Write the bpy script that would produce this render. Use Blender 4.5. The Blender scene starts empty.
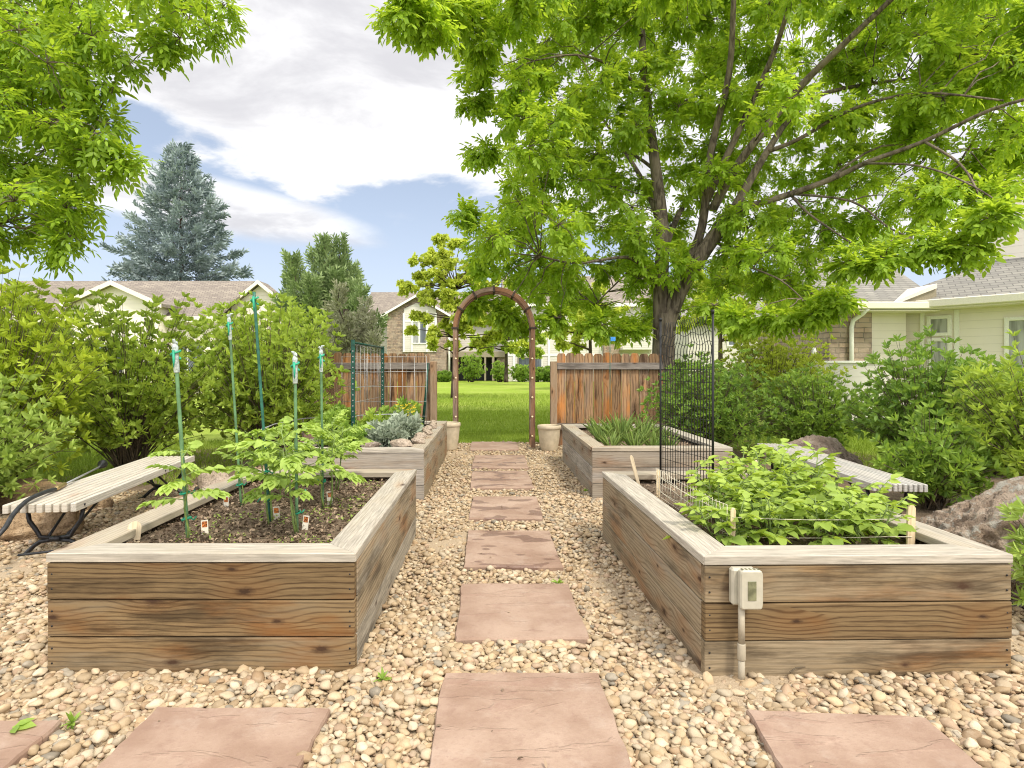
import bpy, bmesh, math, random
import numpy as np
from mathutils import Vector, Matrix, noise as mnoise

random.seed(7)
rng = np.random.default_rng(11)
PI = math.pi
sc = bpy.context.scene
COL = sc.collection
F = 600.0          # focal length in pixels
CX, CY = 490.0, 368.0
EYE = 1.2


def at(px, py, Y):
    return Vector(((px - CX) * Y / F, Y, EYE - (py - CY) * Y / F))


def on(px, py, z=0.0):
    Y = (EYE - z) * F / (py - CY)
    return Vector(((px - CX) * Y / F, Y, z))


# ------------------------------------------------------------------ nodes
class NT:
    def __init__(self, mat):
        self.t = mat.node_tree
        self.t.nodes.clear()

    def n(self, typ, **kw):
        nd = self.t.nodes.new(typ)
        ins = kw.pop('ins', {})
        for k, v in kw.items():
            setattr(nd, k, v)
        for k, v in ins.items():
            self.set(nd, k, v)
        return nd

    def set(self, nd, k, v):
        sock = nd.inputs[k]
        if isinstance(v, bpy.types.NodeSocket):
            self.t.links.new(v, sock)
        else:
            if isinstance(v, tuple) and len(v) == 3 and sock.type == 'RGBA':
                v = v + (1,)
            sock.default_value = v

    def math(self, op, a, b=None, c=None, clamp=False):
        nd = self.n('ShaderNodeMath', operation=op, use_clamp=clamp)
        self.set(nd, 0, a)
        if b is not None:
            self.set(nd, 1, b)
        if c is not None:
            self.set(nd, 2, c)
        return nd.outputs[0]

    def ramp(self, fac, lo, hi, a=0.0, b=1.0, smooth=True):
        nd = self.n('ShaderNodeMapRange', interpolation_type='SMOOTHSTEP' if smooth else 'LINEAR')
        self.set(nd, 'Value', fac)
        nd.inputs['From Min'].default_value = lo
        nd.inputs['From Max'].default_value = hi
        nd.inputs['To Min'].default_value = a
        nd.inputs['To Max'].default_value = b
        return nd.outputs[0]

    def mix(self, fac, a, b, mode='MIX'):
        nd = self.n('ShaderNodeMix', data_type='RGBA', blend_type=mode)
        self.set(nd, 0, fac)
        self.set(nd, 6, a)
        self.set(nd, 7, b)
        return nd.outputs[2]

    def noise(self, vec, scale, detail=3, rough=0.55, out=0, dist=0.0):
        nd = self.n('ShaderNodeTexNoise', ins={'Scale': scale, 'Detail': detail, 'Roughness': rough, 'Distortion': dist})
        if vec is not None:
            self.set(nd, 'Vector', vec)
        return nd.outputs[out]

    def mapv(self, vec, scale=(1, 1, 1), loc=(0, 0, 0), rot=(0, 0, 0)):
        nd = self.n('ShaderNodeMapping', ins={'Scale': scale, 'Location': loc, 'Rotation': rot})
        self.set(nd, 'Vector', vec)
        return nd.outputs[0]

    def attr(self, name):
        return self.n('ShaderNodeAttribute', attribute_name=name)

    def obj(self):
        return self.n('ShaderNodeTexCoord').outputs['Object']

    def bump(self, h, strength=0.3, dist=0.01, normal=None):
        nd = self.n('ShaderNodeBump', ins={'Strength': strength, 'Distance': dist})
        self.set(nd, 'Height', h)
        if normal is not None:
            self.set(nd, 'Normal', normal)
        return nd.outputs[0]

    def out(self, sh):
        o = self.n('ShaderNodeOutputMaterial')
        self.t.links.new(sh, o.inputs['Surface'])

    def bsdf(self, col, rough=0.7, normal=None, metal=0.0, spec=0.4, **kw):
        nd = self.n('ShaderNodeBsdfPrincipled')
        self.set(nd, 'Base Color', col)
        self.set(nd, 'Roughness', rough)
        self.set(nd, 'Metallic', metal)
        self.set(nd, 'Specular IOR Level', spec)
        if normal is not None:
            self.set(nd, 'Normal', normal)
        return nd.outputs[0]


def newmat(name):
    m = bpy.data.materials.new(name)
    m.use_nodes = True
    return m, NT(m)


def mat_plain(name, col, rough=0.5, metal=0.0, spec=0.4, var=0.12, scale=30, bump=0.0):
    m, t = newmat(name)
    o = t.obj()
    f = t.noise(o, scale, 4)
    d = tuple(c * (1 - var * 1.6) for c in col)
    l = tuple(min(1, c * (1 + var)) for c in col)
    c = t.mix(t.ramp(f, 0.3, 0.7), d, l)
    nrm = t.bump(f, bump, 0.01) if bump else None
    t.out(t.bsdf(c, rough, nrm, metal, spec))
    return m


def mat_wood(name, light, dark, grey, grey_amt=0.5, orange=(0.30, 0.13, 0.045), orange_amt=0.25, knot=0.5,
             knot_dark=(0.045, 0.022, 0.012), stain=0.3, bright=0.3, rings=70, spread=1.0):
    """board coordinates: wco.x along the board, wco.y across, wco.z thickness; rnd one number per board"""
    m, t = newmat(name)
    w = t.attr('wco').outputs['Vector']
    rnd = t.attr('rnd').outputs['Fac']
    sep = t.n('ShaderNodeSeparateXYZ', ins={0: w})
    L, W, T = sep.outputs
    warp = t.noise(t.mapv(w, (1.1, 6, 6)), 1.0, 4, 0.6)
    vor = t.n('ShaderNodeTexVoronoi', voronoi_dimensions='2D', feature='F1', ins={'Scale': 1.0, 'Randomness': 0.9})
    t.set(vor, 'Vector', t.mapv(w, (2.1, 5.0, 1)))
    vs = t.n('ShaderNodeSeparateColor', ins={0: vor.outputs['Color']})
    keep = t.math('GREATER_THAN', vs.outputs[0], 1 - knot)
    d = vor.outputs['Distance']
    dn = t.math('ADD', t.math('DIVIDE', d, t.math('MULTIPLY_ADD', vs.outputs[1], 0.7, 0.55)), t.math('MULTIPLY', t.math('SUBTRACT', t.noise(t.mapv(w, (35, 70, 70)), 1, 4, 0.7), 0.5), 0.11))
    kin = t.math('MULTIPLY', t.math('ADD', t.ramp(dn, 0.02, 0.06, 0.5, 0), t.ramp(dn, 0.05, 0.11, 0.5, 0)), keep)
    khalo = t.math('MULTIPLY', t.ramp(d, 0.05, 0.42, 1, 0), keep)
    ring = t.math('ADD', t.math('MULTIPLY', W, rings * 4.6), t.math('MULTIPLY', warp, 19.0))
    ring = t.math('ADD', ring, t.math('MULTIPLY', khalo, 8.0))
    rs = t.math('MULTIPLY_ADD', t.math('SINE', ring), 0.5, 0.5)
    rs = t.math('POWER', rs, 5.0)
    fibre = t.noise(t.mapv(w, (6, 130, 130)), 1.0, 5, 0.7)
    g = t.math('ADD', t.math('MULTIPLY', rs, 0.34), t.math('MULTIPLY', fibre, 0.92))
    c = t.mix(t.ramp(g, 0.28, 0.88), light, dark)
    om = t.noise(t.mapv(w, (1.6, 4.5, 4.5), (3, 1, 2)), 1.0, 3)
    c = t.mix(t.math('MULTIPLY', t.ramp(om, 0.50, 0.66), orange_amt), c, orange)
    c = t.mix(t.math('MULTIPLY', khalo, 0.35), c, orange)
    gm = t.math('ADD', t.noise(t.mapv(w, (1.1, 9, 9), (7, 4, 5)), 1.0, 5, 0.65), t.math('MULTIPLY', t.math('SUBTRACT', rnd, 0.5), spread * 0.45))
    gmask = t.math('MULTIPLY', t.ramp(gm, 0.62 - 0.4 * grey_amt, 0.92 - 0.4 * grey_amt), min(1, 0.35 + grey_amt))
    gcol = t.mix(t.ramp(fibre, 0.25, 0.75), tuple(x * 0.5 for x in grey), tuple(min(1, x * 1.15) for x in grey))
    gcol = t.mix(t.math('MULTIPLY', rs, 0.35), gcol, tuple(x * 0.45 for x in grey))
    c = t.mix(gmask, c, gcol)
    st = t.noise(t.mapv(w, (1.5, 16, 16), (1, 9, 3)), 1.0, 6, 0.72)
    blot = t.noise(t.mapv(w, (1.7, 3.5, 3.5), (6, 2, 8)), 1.0, 5, 0.6)
    st = t.math('ADD', t.math('MULTIPLY', st, 0.6), t.math('MULTIPLY', blot, 0.4))
    c = t.mix(t.math('MULTIPLY', t.ramp(st, 0.47, 0.64), stain), c, tuple(x * 0.25 for x in dark))
    c = t.mix(t.math('MULTIPLY', kin, 0.92), c, knot_dark)
    crack = t.noise(t.mapv(w, (1.4, 240, 240), (2, 2, 2)), 1.0, 1)
    c = t.mix(t.ramp(crack, 0.70, 0.78, 0, 0.55), c, tuple(x * 0.3 for x in dark))
    br = t.math('MULTIPLY_ADD', rnd, bright * 2, 1 - bright)
    c = t.mix(1.0, c, t.n('ShaderNodeCombineColor', ins={0: br, 1: br, 2: br}).outputs[0], 'MULTIPLY')
    h = t.math('SUBTRACT', t.math('SUBTRACT', fibre, t.math('MULTIPLY', rs, 0.15)), t.math('MULTIPLY', t.ramp(crack, 0.68, 0.78), 1.5))
    t.out(t.bsdf(c, 0.82, t.bump(h, 0.22, 0.003), spec=0.2))
    return m


def mat_leaf(name, a, b, trans=(0.30, 0.42, 0.04), tamt=0.4, rough=0.5, spec=0.35):
    m, t = newmat(name)
    f = t.attr('tint').outputs['Fac']
    c = t.mix(f, a, b)
    geo = t.n('ShaderNodeNewGeometry')
    c = t.mix(t.math('MULTIPLY', geo.outputs['Backfacing'], 0.35), c, tuple(min(1, x * 1.5 + 0.02) for x in b))
    p = t.bsdf(c, rough, spec=spec)
    tr = t.n('ShaderNodeBsdfTranslucent')
    t.set(tr, 'Color', t.mix(f, tuple(x * 0.75 for x in trans), trans))
    mx = t.n('ShaderNodeMixShader', ins={0: tamt})
    t.t.links.new(p, mx.inputs[1])
    t.t.links.new(tr.outputs[0], mx.inputs[2])
    t.out(mx.outputs[0])
    return m


M = {}
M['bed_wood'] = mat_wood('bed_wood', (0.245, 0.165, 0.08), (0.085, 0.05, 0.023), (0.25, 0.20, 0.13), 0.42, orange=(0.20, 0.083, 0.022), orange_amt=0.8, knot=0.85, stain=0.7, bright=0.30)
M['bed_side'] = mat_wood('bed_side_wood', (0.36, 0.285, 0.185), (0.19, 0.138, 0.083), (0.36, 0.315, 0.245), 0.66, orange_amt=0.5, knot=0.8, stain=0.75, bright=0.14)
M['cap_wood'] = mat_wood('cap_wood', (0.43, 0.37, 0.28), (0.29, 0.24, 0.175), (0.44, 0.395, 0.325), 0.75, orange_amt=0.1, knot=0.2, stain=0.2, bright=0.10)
M['grey_wood'] = mat_wood('grey_wood', (0.36, 0.31, 0.24), (0.23, 0.18, 0.13), (0.38, 0.34, 0.29), 0.7, orange_amt=0.2, knot=0.5, stain=0.5, bright=0.14)
M['fence_wood'] = mat_wood('fence_wood', (0.36, 0.225, 0.12), (0.13, 0.065, 0.032), (0.20, 0.15, 0.11), 0.45, orange=(0.40, 0.155, 0.035), orange_amt=0.85, knot=0.2, stain=1.0, bright=0.40, rings=30, spread=0.35)
M['fence_rail'] = mat_wood('fence_rail_wood', (0.20, 0.155, 0.12), (0.11, 0.08, 0.06), (0.22, 0.19, 0.165), 0.7, orange_amt=0.1, knot=0.3, stain=0.6, bright=0.2)
M['fence_post'] = mat_wood('fence_post_wood', (0.36, 0.26, 0.17), (0.22, 0.15, 0.09), (0.34, 0.28, 0.21), 0.5, orange_amt=0.2, knot=0.3, stain=0.3, bright=0.1)
M['arch_wood'] = mat_wood('arch_wood', (0.27, 0.15, 0.085), (0.12, 0.058, 0.033), (0.30, 0.22, 0.165), 0.55, orange_amt=0.3, knot=0.2, stain=0.7, bright=0.2)
M['crossbar'] = mat_plain('dark_crossbar', (0.045, 0.028, 0.02), 0.7, var=0.3)
M['peg_wood'] = mat_wood('peg_wood', (0.72, 0.58, 0.38), (0.58, 0.44, 0.26), (0.65, 0.56, 0.42), 0.3, orange_amt=0.05, knot=0.0, stain=0.05, bright=0.08)
M['bench_slat'] = mat_wood('bench_slat', (0.54, 0.49, 0.41), (0.42, 0.375, 0.305), (0.52, 0.485, 0.42), 0.6, orange_amt=0.03, knot=0.05, stain=0.12, bright=0.06)
M['bench_grey'] = mat_wood('bench_grey_slat', (0.50, 0.47, 0.42), (0.38, 0.35, 0.31), (0.48, 0.46, 0.42), 0.6, orange_amt=0.03, knot=0.05, stain=0.15, bright=0.06)

M['iron'] = mat_plain('black_iron', (0.02, 0.02, 0.022), 0.4, 0.3, var=0.3)
M['wire_black'] = mat_plain('black_wire', (0.012, 0.012, 0.012), 0.45, 0.2)
M['green_stake'] = mat_plain('green_stake', (0.10, 0.20, 0.09), 0.45, var=0.25, scale=14)
M['dark_green_stake'] = mat_plain('dark_green_stake', (0.02, 0.11, 0.075), 0.45, var=0.2)
M['green_metal'] = mat_plain('green_metal', (0.008, 0.060, 0.040), 0.45, 0.1, var=0.3)
M['tie'] = mat_plain('green_tie', (0.02, 0.30, 0.17), 0.5)
M['foil'] = mat_plain('clear_plastic', (0.40, 0.45, 0.43), 0.25, var=0.25, scale=90)
M['wire_pale'] = mat_plain('galvanised_wire', (0.42, 0.42, 0.42), 0.4, 0.6)
M['string'] = mat_plain('string', (0.66, 0.60, 0.47), 0.8)
M['hose'] = mat_plain('hose_rubber', (0.022, 0.023, 0.026), 0.5, var=0.3)
M['brass'] = mat_plain('brass', (0.45, 0.33, 0.16), 0.35, 0.8)
M['plastic'] = mat_plain('beige_plastic', (0.41, 0.38, 0.295), 0.5, var=0.05)
M['pipe'] = mat_plain('conduit_plastic', (0.37, 0.32, 0.235), 0.55, var=0.10, scale=18)
M['screen'] = mat_plain('dark_display', (0.16, 0.16, 0.09), 0.2, var=0.25)
M['pot'] = mat_plain('beige_ceramic', (0.48, 0.40, 0.28), 0.65, var=0.10, scale=12, bump=0.08)
M['pink'] = mat_plain('dusty_pink_stone', (0.36, 0.23, 0.19), 0.85, var=0.12, scale=9)
M['white'] = mat_plain('white_paint', (0.76, 0.74, 0.68), 0.55, var=0.04)
M['cream_trim'] = mat_plain('cream_trim', (0.74, 0.68, 0.58), 0.6, var=0.04)
M['taupe'] = mat_plain('taupe_trim', (0.28, 0.24, 0.16), 0.7, var=0.08)
M['dark'] = mat_plain('porch_shade_black', (0.02, 0.02, 0.022), 0.6)  # near-black that paints the shade inside the porch
M['tag_white'] = mat_plain('tag_plastic', (0.75, 0.70, 0.58), 0.4, var=0.05)
M['tag_red'] = mat_plain('tag_picture', (0.50, 0.16, 0.04), 0.4, var=0.6, scale=120)
M['blue'] = mat_plain('blue_cloth', (0.05, 0.25, 0.65), 0.7)


def mat_glass(name, tint=(0.10, 0.12, 0.13)):
    m, t = newmat(name)
    o = t.obj()
    f = t.noise(t.mapv(o, (3, 3, 0.3)), 2.5, 2)
    c = t.mix(t.ramp(f, 0.35, 0.65), tuple(x * 0.5 for x in tint), tint)
    t.out(t.bsdf(c, 0.08, spec=0.6))
    return m


M['glass'] = mat_glass('window_glass')
M['blind'] = mat_glass('curtained_glass', (0.42, 0.42, 0.40))


def mat_siding(name, col):
    m, t = newmat(name)
    o = t.obj()
    z = t.n('ShaderNodeSeparateXYZ', ins={0: o}).outputs[2]
    lap = t.math('FRACT', t.math('DIVIDE', z, 0.2))
    f = t.noise(o, 1.2, 4)
    c = t.mix(t.ramp(f, 0.3, 0.7), tuple(x * 0.93 for x in col), col)
    c = t.mix(t.ramp(lap, 0.0, 0.07, 0.45, 0.0), c, tuple(x * 0.5 for x in col))
    t.out(t.bsdf(c, 0.65, t.bump(t.ramp(lap, 0.0, 1.0, 1, 0, False), 0.6, 0.03)))
    return m


M['siding'] = mat_siding('cream_siding', (0.76, 0.69, 0.60))
M['siding_pale'] = mat_siding('pale_siding', (0.56, 0.53, 0.46))


def mat_stonewall(name):
    m, t = newmat(name)
    o = t.obj()
    s = t.n('ShaderNodeSeparateXYZ', ins={0: o})
    u = t.math('ADD', s.outputs[0], s.outputs[1])
    v = t.n('ShaderNodeCombineXYZ', ins={0: u, 1: s.outputs[2], 2: 0.0}).outputs[0]
    v = t.mix(0.035, v, t.noise(v, 4, 2, out=1))
    br = t.n('ShaderNodeTexBrick', offset=0.45, squash=0.7, squash_frequency=3,
             ins={'Scale': 1.0, 'Mortar Size': 0.012, 'Brick Width': 0.42, 'Row Height': 0.13, 'Bias': 0.0,
                  'Color1': (0.40, 0.28, 0.20, 1), 'Color2': (0.20, 0.15, 0.12, 1), 'Mortar': (0.12, 0.10, 0.08, 1)})
    t.set(br, 'Vector', v)
    f = t.noise(o, 2.3, 4)
    c = t.mix(t.ramp(f, 0.35, 0.65, 0, 0.6), br.outputs[0], (0.42, 0.34, 0.26))
    t.out(t.bsdf(c, 0.9, t.bump(t.math('SUBTRACT', t.noise(o, 9, 4), br.outputs[1]), 0.7, 0.04)))
    return m


M['stone_veneer'] = mat_stonewall('stone_veneer')


def mat_shingle(name, a, b):
    m, t = newmat(name)
    o = t.obj()
    s = t.n('ShaderNodeSeparateXYZ', ins={0: o})
    v = t.n('ShaderNodeCombineXYZ', ins={0: t.math('ADD', s.outputs[0], t.math('MULTIPLY', s.outputs[1], 0.35)), 1: t.math('MULTIPLY', s.outputs[2], 1.7), 2: 0.0}).outputs[0]
    br = t.n('ShaderNodeTexBrick', ins={'Scale': 1.0, 'Mortar Size': 0.012, 'Brick Width': 0.28, 'Row Height': 0.14,
             'Color1': a + (1,), 'Color2': b + (1,), 'Mortar': tuple(x * 0.6 for x in b) + (1,)})
    t.set(br, 'Vector', v)
    f = t.noise(o, 0.7, 5)
    c = t.mix(t.ramp(f, 0.3, 0.7, 0, 0.35), br.outputs[0], tuple(x * 0.75 for x in b))
    t.out(t.bsdf(c, 0.95, t.bump(br.outputs[1], -0.4, 0.02), spec=0.15))
    return m


M['shingle'] = mat_shingle('roof_shingle', (0.30, 0.26, 0.21), (0.20, 0.17, 0.145))
M['shingle_grey'] = mat_shingle('grey_roof_shingle', (0.30, 0.285, 0.25), (0.22, 0.21, 0.19))


def mat_bark(name, a, b, sc_=1.0):
    m, t = newmat(name)
    o = t.obj()
    v = t.mapv(o, (16 * sc_, 16 * sc_, 3.0 * sc_))
    f = t.noise(v, 1.0, 5, 0.65, dist=0.6)
    f2 = t.noise(o, 2.0, 3)
    c = t.mix(t.ramp(f, 0.35, 0.65), a, b)
    c = t.mix(t.ramp(f2, 0.45, 0.7, 0, 0.5), c, tuple(min(1, x * 1.5) for x in b))
    t.out(t.bsdf(c, 0.9, t.bump(f, 0.9, 0.03), spec=0.15))
    return m


M['bark'] = mat_bark('ash_bark', (0.060, 0.046, 0.036), (0.20, 0.16, 0.122))
M['bark_dark'] = mat_bark('dark_bark', (0.03, 0.022, 0.016), (0.09, 0.068, 0.05))
M['twig'] = mat_plain('twig', (0.10, 0.075, 0.045), 0.8, var=0.3, scale=20)
M['green_stem'] = mat_plain('green_stem', (0.17, 0.24, 0.06), 0.6, var=0.2)


def mat_rock(name, a, b, lich=None, scale=3.0, lich_amt=0.5):  # mineral mottling, pits and lichen
    m, t = newmat(name)
    o = t.obj()
    f = t.noise(o, scale, 6, 0.62)
    g = t.noise(o, scale * 6, 5, 0.6)
    c = t.mix(t.ramp(f, 0.3, 0.7), a, b)
    c = t.mix(t.ramp(g, 0.52, 0.66, 0, 0.55), c, tuple(x * 0.4 for x in a))
    if lich:
        l = t.noise(t.mapv(o, (1, 1, 1), (5, 3, 1)), scale * 1.7, 6, 0.7)
        c = t.mix(t.ramp(l, 0.50, 0.60, 0, lich_amt), c, lich)
    h = t.math('ADD', f, t.math('MULTIPLY', g, 0.6))
    fine = t.noise(o, scale * 22, 4, 0.7)
    c = t.mix(t.ramp(fine, 0.5, 0.7, 0, 0.5), c, tuple(x * 0.45 for x in a))
    h = t.math('ADD', h, t.math('MULTIPLY', fine, 0.3))
    t.out(t.bsdf(c, 0.9, t.bump(h, 1.0, 0.06), spec=0.2))
    return m


M['boulder'] = mat_rock('lichen_boulder', (0.33, 0.235, 0.165), (0.54, 0.43, 0.33), (0.50, 0.48, 0.41), 7.0, 0.8)
M['boulder_brown'] = mat_rock('brown_boulder', (0.30, 0.19, 0.10), (0.46, 0.33, 0.20), None, 4.0)
M['boulder_grey'] = mat_rock('grey_boulder', (0.22, 0.16, 0.12), (0.34, 0.27, 0.22), (0.42, 0.36, 0.30), 3.0, 0.5)
M['pale_rock'] = mat_rock('pale_rock', (0.46, 0.36, 0.26), (0.58, 0.47, 0.37), None, 6.0)


def mat_flag(name, wet):
    m, t = newmat(name)
    o = t.n('ShaderNodeTexCoord').outputs['Object']
    info = t.n('ShaderNodeObjectInfo').outputs['Random']
    off = t.n('ShaderNodeCombineXYZ', ins={0: t.math('MULTIPLY', info, 37.0), 1: t.math('MULTIPLY', info, 11.0), 2: 0.0}).outputs[0]
    v = t.n('ShaderNodeVectorMath', operation='ADD', ins={0: o, 1: off}).outputs[0]
    f = t.noise(v, 3.2, 6, 0.62)
    g = t.noise(v, 60, 4, 0.6)
    mot = t.noise(t.mapv(v, (1, 1, 1), (9, 1, 4)), 13, 6, 0.7)
    c = t.mix(t.ramp(f, 0.3, 0.72), (0.25, 0.162, 0.115), (0.365, 0.262, 0.198))
    c = t.mix(t.ramp(mot, 0.5, 0.72, 0, 0.5), c, (0.22, 0.135, 0.10))
    pale = t.noise(t.mapv(v, (1, 1, 1), (4, 8, 2)), 6, 6, 0.7)
    c = t.mix(t.ramp(pale, 0.52, 0.72, 0, 0.4), c, (0.39, 0.31, 0.25))
    c = t.mix(t.ramp(g, 0.55, 0.75, 0, 0.4), c, (0.24, 0.15, 0.12))
    lay = t.noise(t.mapv(v, (1.2, 5, 1), (1, 2, 3)), 2.0, 4, 0.6, dist=0.8)
    c = t.mix(t.ramp(lay, 0.58, 0.68, 0, 0.25), c, (0.24, 0.135, 0.10))
    rough = 0.85
    if wet:
        wv = t.noise(t.mapv(v, (1.0, 1.7, 1), (2, 5, 0)), 3.6, 2, 0.45)
        wm = t.ramp(wv, 0.572, 0.592)
        c = t.mix(t.math('MULTIPLY', wm, 0.62), c, (0.13, 0.07, 0.055))
        rough = t.ramp(wm, 0, 1, 0.85, 0.45)
    h = t.math('ADD', t.math('MULTIPLY', f, 1.2), t.math('MULTIPLY', g, 0.25))
    h = t.math('ADD', h, t.math('MULTIPLY', t.ramp(lay, 0.58, 0.62), 0.35))
    t.out(t.bsdf(c, rough, t.bump(h, 0.6, 0.012), spec=0.25))
    return m


M['flag'] = mat_flag('red_flagstone', False)
M['flag_wet'] = mat_flag('damp_red_flagstone', True)


def mat_soil():
    m, t = newmat('garden_soil')
    o = t.obj()
    f = t.noise(o, 9, 6, 0.7)
    g = t.noise(o, 90, 4, 0.7)
    c = t.mix(t.ramp(g, 0.3, 0.7), (0.11, 0.076, 0.050), (0.27, 0.20, 0.14))
    c = t.mix(t.ramp(f, 0.4, 0.7, 0, 0.6), c, (0.31, 0.235, 0.165))
    t.out(t.bsdf(c, 0.95, t.bump(g, 0.9, 0.02), spec=0.1))
    return m


M['soil'] = mat_soil()


def mat_chip():
    m, t = newmat('mulch_chip')
    f = t.attr('tint').outputs['Fac']
    c = t.mix(f, (0.085, 0.058, 0.038), (0.37, 0.275, 0.19))
    t.out(t.bsdf(c, 0.9, spec=0.1))
    return m


M['chip'] = mat_chip()


def mat_sand():
    m, t = newmat('sandy_ground')
    o = t.obj()
    f = t.noise(o, 3, 5, 0.6)
    g = t.noise(o, 120, 4, 0.7)
    c = t.mix(t.ramp(g, 0.3, 0.7), (0.29, 0.22, 0.145), (0.45, 0.355, 0.245))
    c = t.mix(t.ramp(f, 0.4, 0.7, 0, 0.45), c, (0.40, 0.31, 0.21))
    t.out(t.bsdf(c, 0.95, t.bump(g, 0.6, 0.01), spec=0.1))
    return m


M['sand'] = mat_sand()


def mat_pebble():
    m, t = newmat('river_pebble')
    a = t.attr('pcol').outputs['Color']
    o = t.obj()
    f = t.noise(o, 90, 4, 0.65)
    g = t.noise(o, 25, 3)
    c = t.mix(t.ramp(f, 0.5, 0.75, 0, 0.35), a, (0.20, 0.13, 0.075))
    c = t.mix(t.ramp(g, 0.5, 0.7, 0, 0.3), c, (0.52, 0.43, 0.31))
    t.out(t.bsdf(c, 0.72, t.bump(f, 0.25, 0.004), spec=0.3))
    return m


M['pebble'] = mat_pebble()


def mat_lawn():
    m, t = newmat('lawn_turf')
    o = t.obj()
    f = t.noise(o, 0.35, 4)
    g = t.noise(o, 22, 5, 0.7)
    c = t.mix(t.ramp(g, 0.3, 0.7), (0.14, 0.22, 0.016), (0.27, 0.37, 0.04))
    c = t.mix(t.ramp(f, 0.35, 0.7, 0, 0.6), c, (0.32, 0.37, 0.08))
    pt = t.noise(t.mapv(o, (1, 1, 1), (3, 3, 0)), 1.6, 5, 0.65)
    c = t.mix(t.ramp(pt, 0.52, 0.72, 0, 0.55), c, (0.36, 0.35, 0.12))
    t.out(t.bsdf(c, 0.9, t.bump(g, 0.8, 0.03), spec=0.1))
    return m


M['lawn'] = mat_lawn()
M['mulch'] = M['soil']

M['leaf_ash'] = mat_leaf('ash_leaf', (0.10, 0.185, 0.014), (0.28, 0.41, 0.034), (0.60, 0.78, 0.05), 0.55)
M['leaf_ash_left'] = mat_leaf('bright_ash_leaf', (0.075, 0.155, 0.012), (0.27, 0.40, 0.032), (0.55, 0.73, 0.045), 0.50)
M['leaf_bush'] = mat_leaf('shrub_leaf', (0.165, 0.26, 0.034), (0.36, 0.46, 0.07), (0.54, 0.68, 0.07), 0.46)
M['leaf_bush_yellow'] = mat_leaf('yellow_shrub_leaf', (0.22, 0.31, 0.025), (0.42, 0.51, 0.045), (0.60, 0.72, 0.05), 0.42)
M['leaf_dark'] = mat_leaf('dark_shrub_leaf', (0.085, 0.175, 0.028), (0.22, 0.34, 0.06), (0.38, 0.56, 0.06), 0.42)
M['leaf_mid'] = mat_leaf('mid_shrub_leaf', (0.11, 0.21, 0.03), (0.28, 0.40, 0.07), (0.42, 0.60, 0.06), 0.42)
M['leaf_pale'] = mat_leaf('pale_shrub_leaf', (0.20, 0.30, 0.05), (0.38, 0.49, 0.11), (0.46, 0.62, 0.09), 0.38)
M['leaf_lime'] = mat_leaf('lime_leaf', (0.33, 0.42, 0.05), (0.52, 0.58, 0.09), (0.68, 0.74, 0.09), 0.45)
M['leaf_tomato'] = mat_leaf('tomato_leaf', (0.15, 0.25, 0.04), (0.34, 0.45, 0.09), (0.42, 0.58, 0.07), 0.4)
M['leaf_potato'] = mat_leaf('vegetable_leaf', (0.10, 0.20, 0.03), (0.34, 0.44, 0.075), (0.48, 0.62, 0.06), 0.4)
M['leaf_sage'] = mat_leaf('sage_leaf', (0.26, 0.31, 0.22), (0.40, 0.45, 0.34), (0.35, 0.40, 0.28), 0.25, 0.8, 0.1)
M['leaf_onion'] = mat_leaf('onion_blade', (0.17, 0.27, 0.07), (0.36, 0.46, 0.14), (0.40, 0.55, 0.10), 0.3)
M['leaf_spruce'] = mat_leaf('spruce_needle', (0.12, 0.165, 0.165), (0.38, 0.44, 0.44), (0.20, 0.27, 0.25), 0.15, 0.7, 0.2)
M['leaf_pine'] = mat_leaf('juniper_needle', (0.13, 0.20, 0.075), (0.31, 0.39, 0.17), (0.26, 0.36, 0.12), 0.25, 0.7, 0.2)
M['leaf_pine_tan'] = mat_leaf('tan_juniper_needle', (0.25, 0.26, 0.16), (0.44, 0.43, 0.29), (0.30, 0.31, 0.18), 0.2, 0.7, 0.2)
M['blade'] = mat_leaf('grass_blade', (0.15, 0.23, 0.02), (0.31, 0.38, 0.06), (0.38, 0.54, 0.04), 0.38, 0.6)
M['flower'] = mat_leaf('yellow_petal', (0.60, 0.42, 0.03), (0.75, 0.58, 0.05), (0.6, 0.5, 0.05), 0.3)


# ------------------------------------------------------------------ objects
def link(o, parent=None):
    COL.objects.link(o)
    if parent is not None:
        o.parent = parent
    return o


def tag(o, label=None, cat=None, group=None, kind=None):
    for k, v in (('label', label), ('category', cat), ('group', group), ('kind', kind)):
        if v:
            o[k] = v
    return o


def thing(name, label, cat, loc=(0, 0, 0), rz=0.0, group=None):
    o = bpy.data.objects.new(name, None)
    o.empty_display_size = 0.1
    link(o)
    o.location = loc
    o.rotation_euler = (0, 0, rz)
    return tag(o, label, cat, group)


def copy_tree(o, parent=None):
    c = o.copy()
    link(c, parent)
    for ch in [x for x in COL.objects if x.parent == o]:
        copy_tree(ch, c)
    return c


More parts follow.
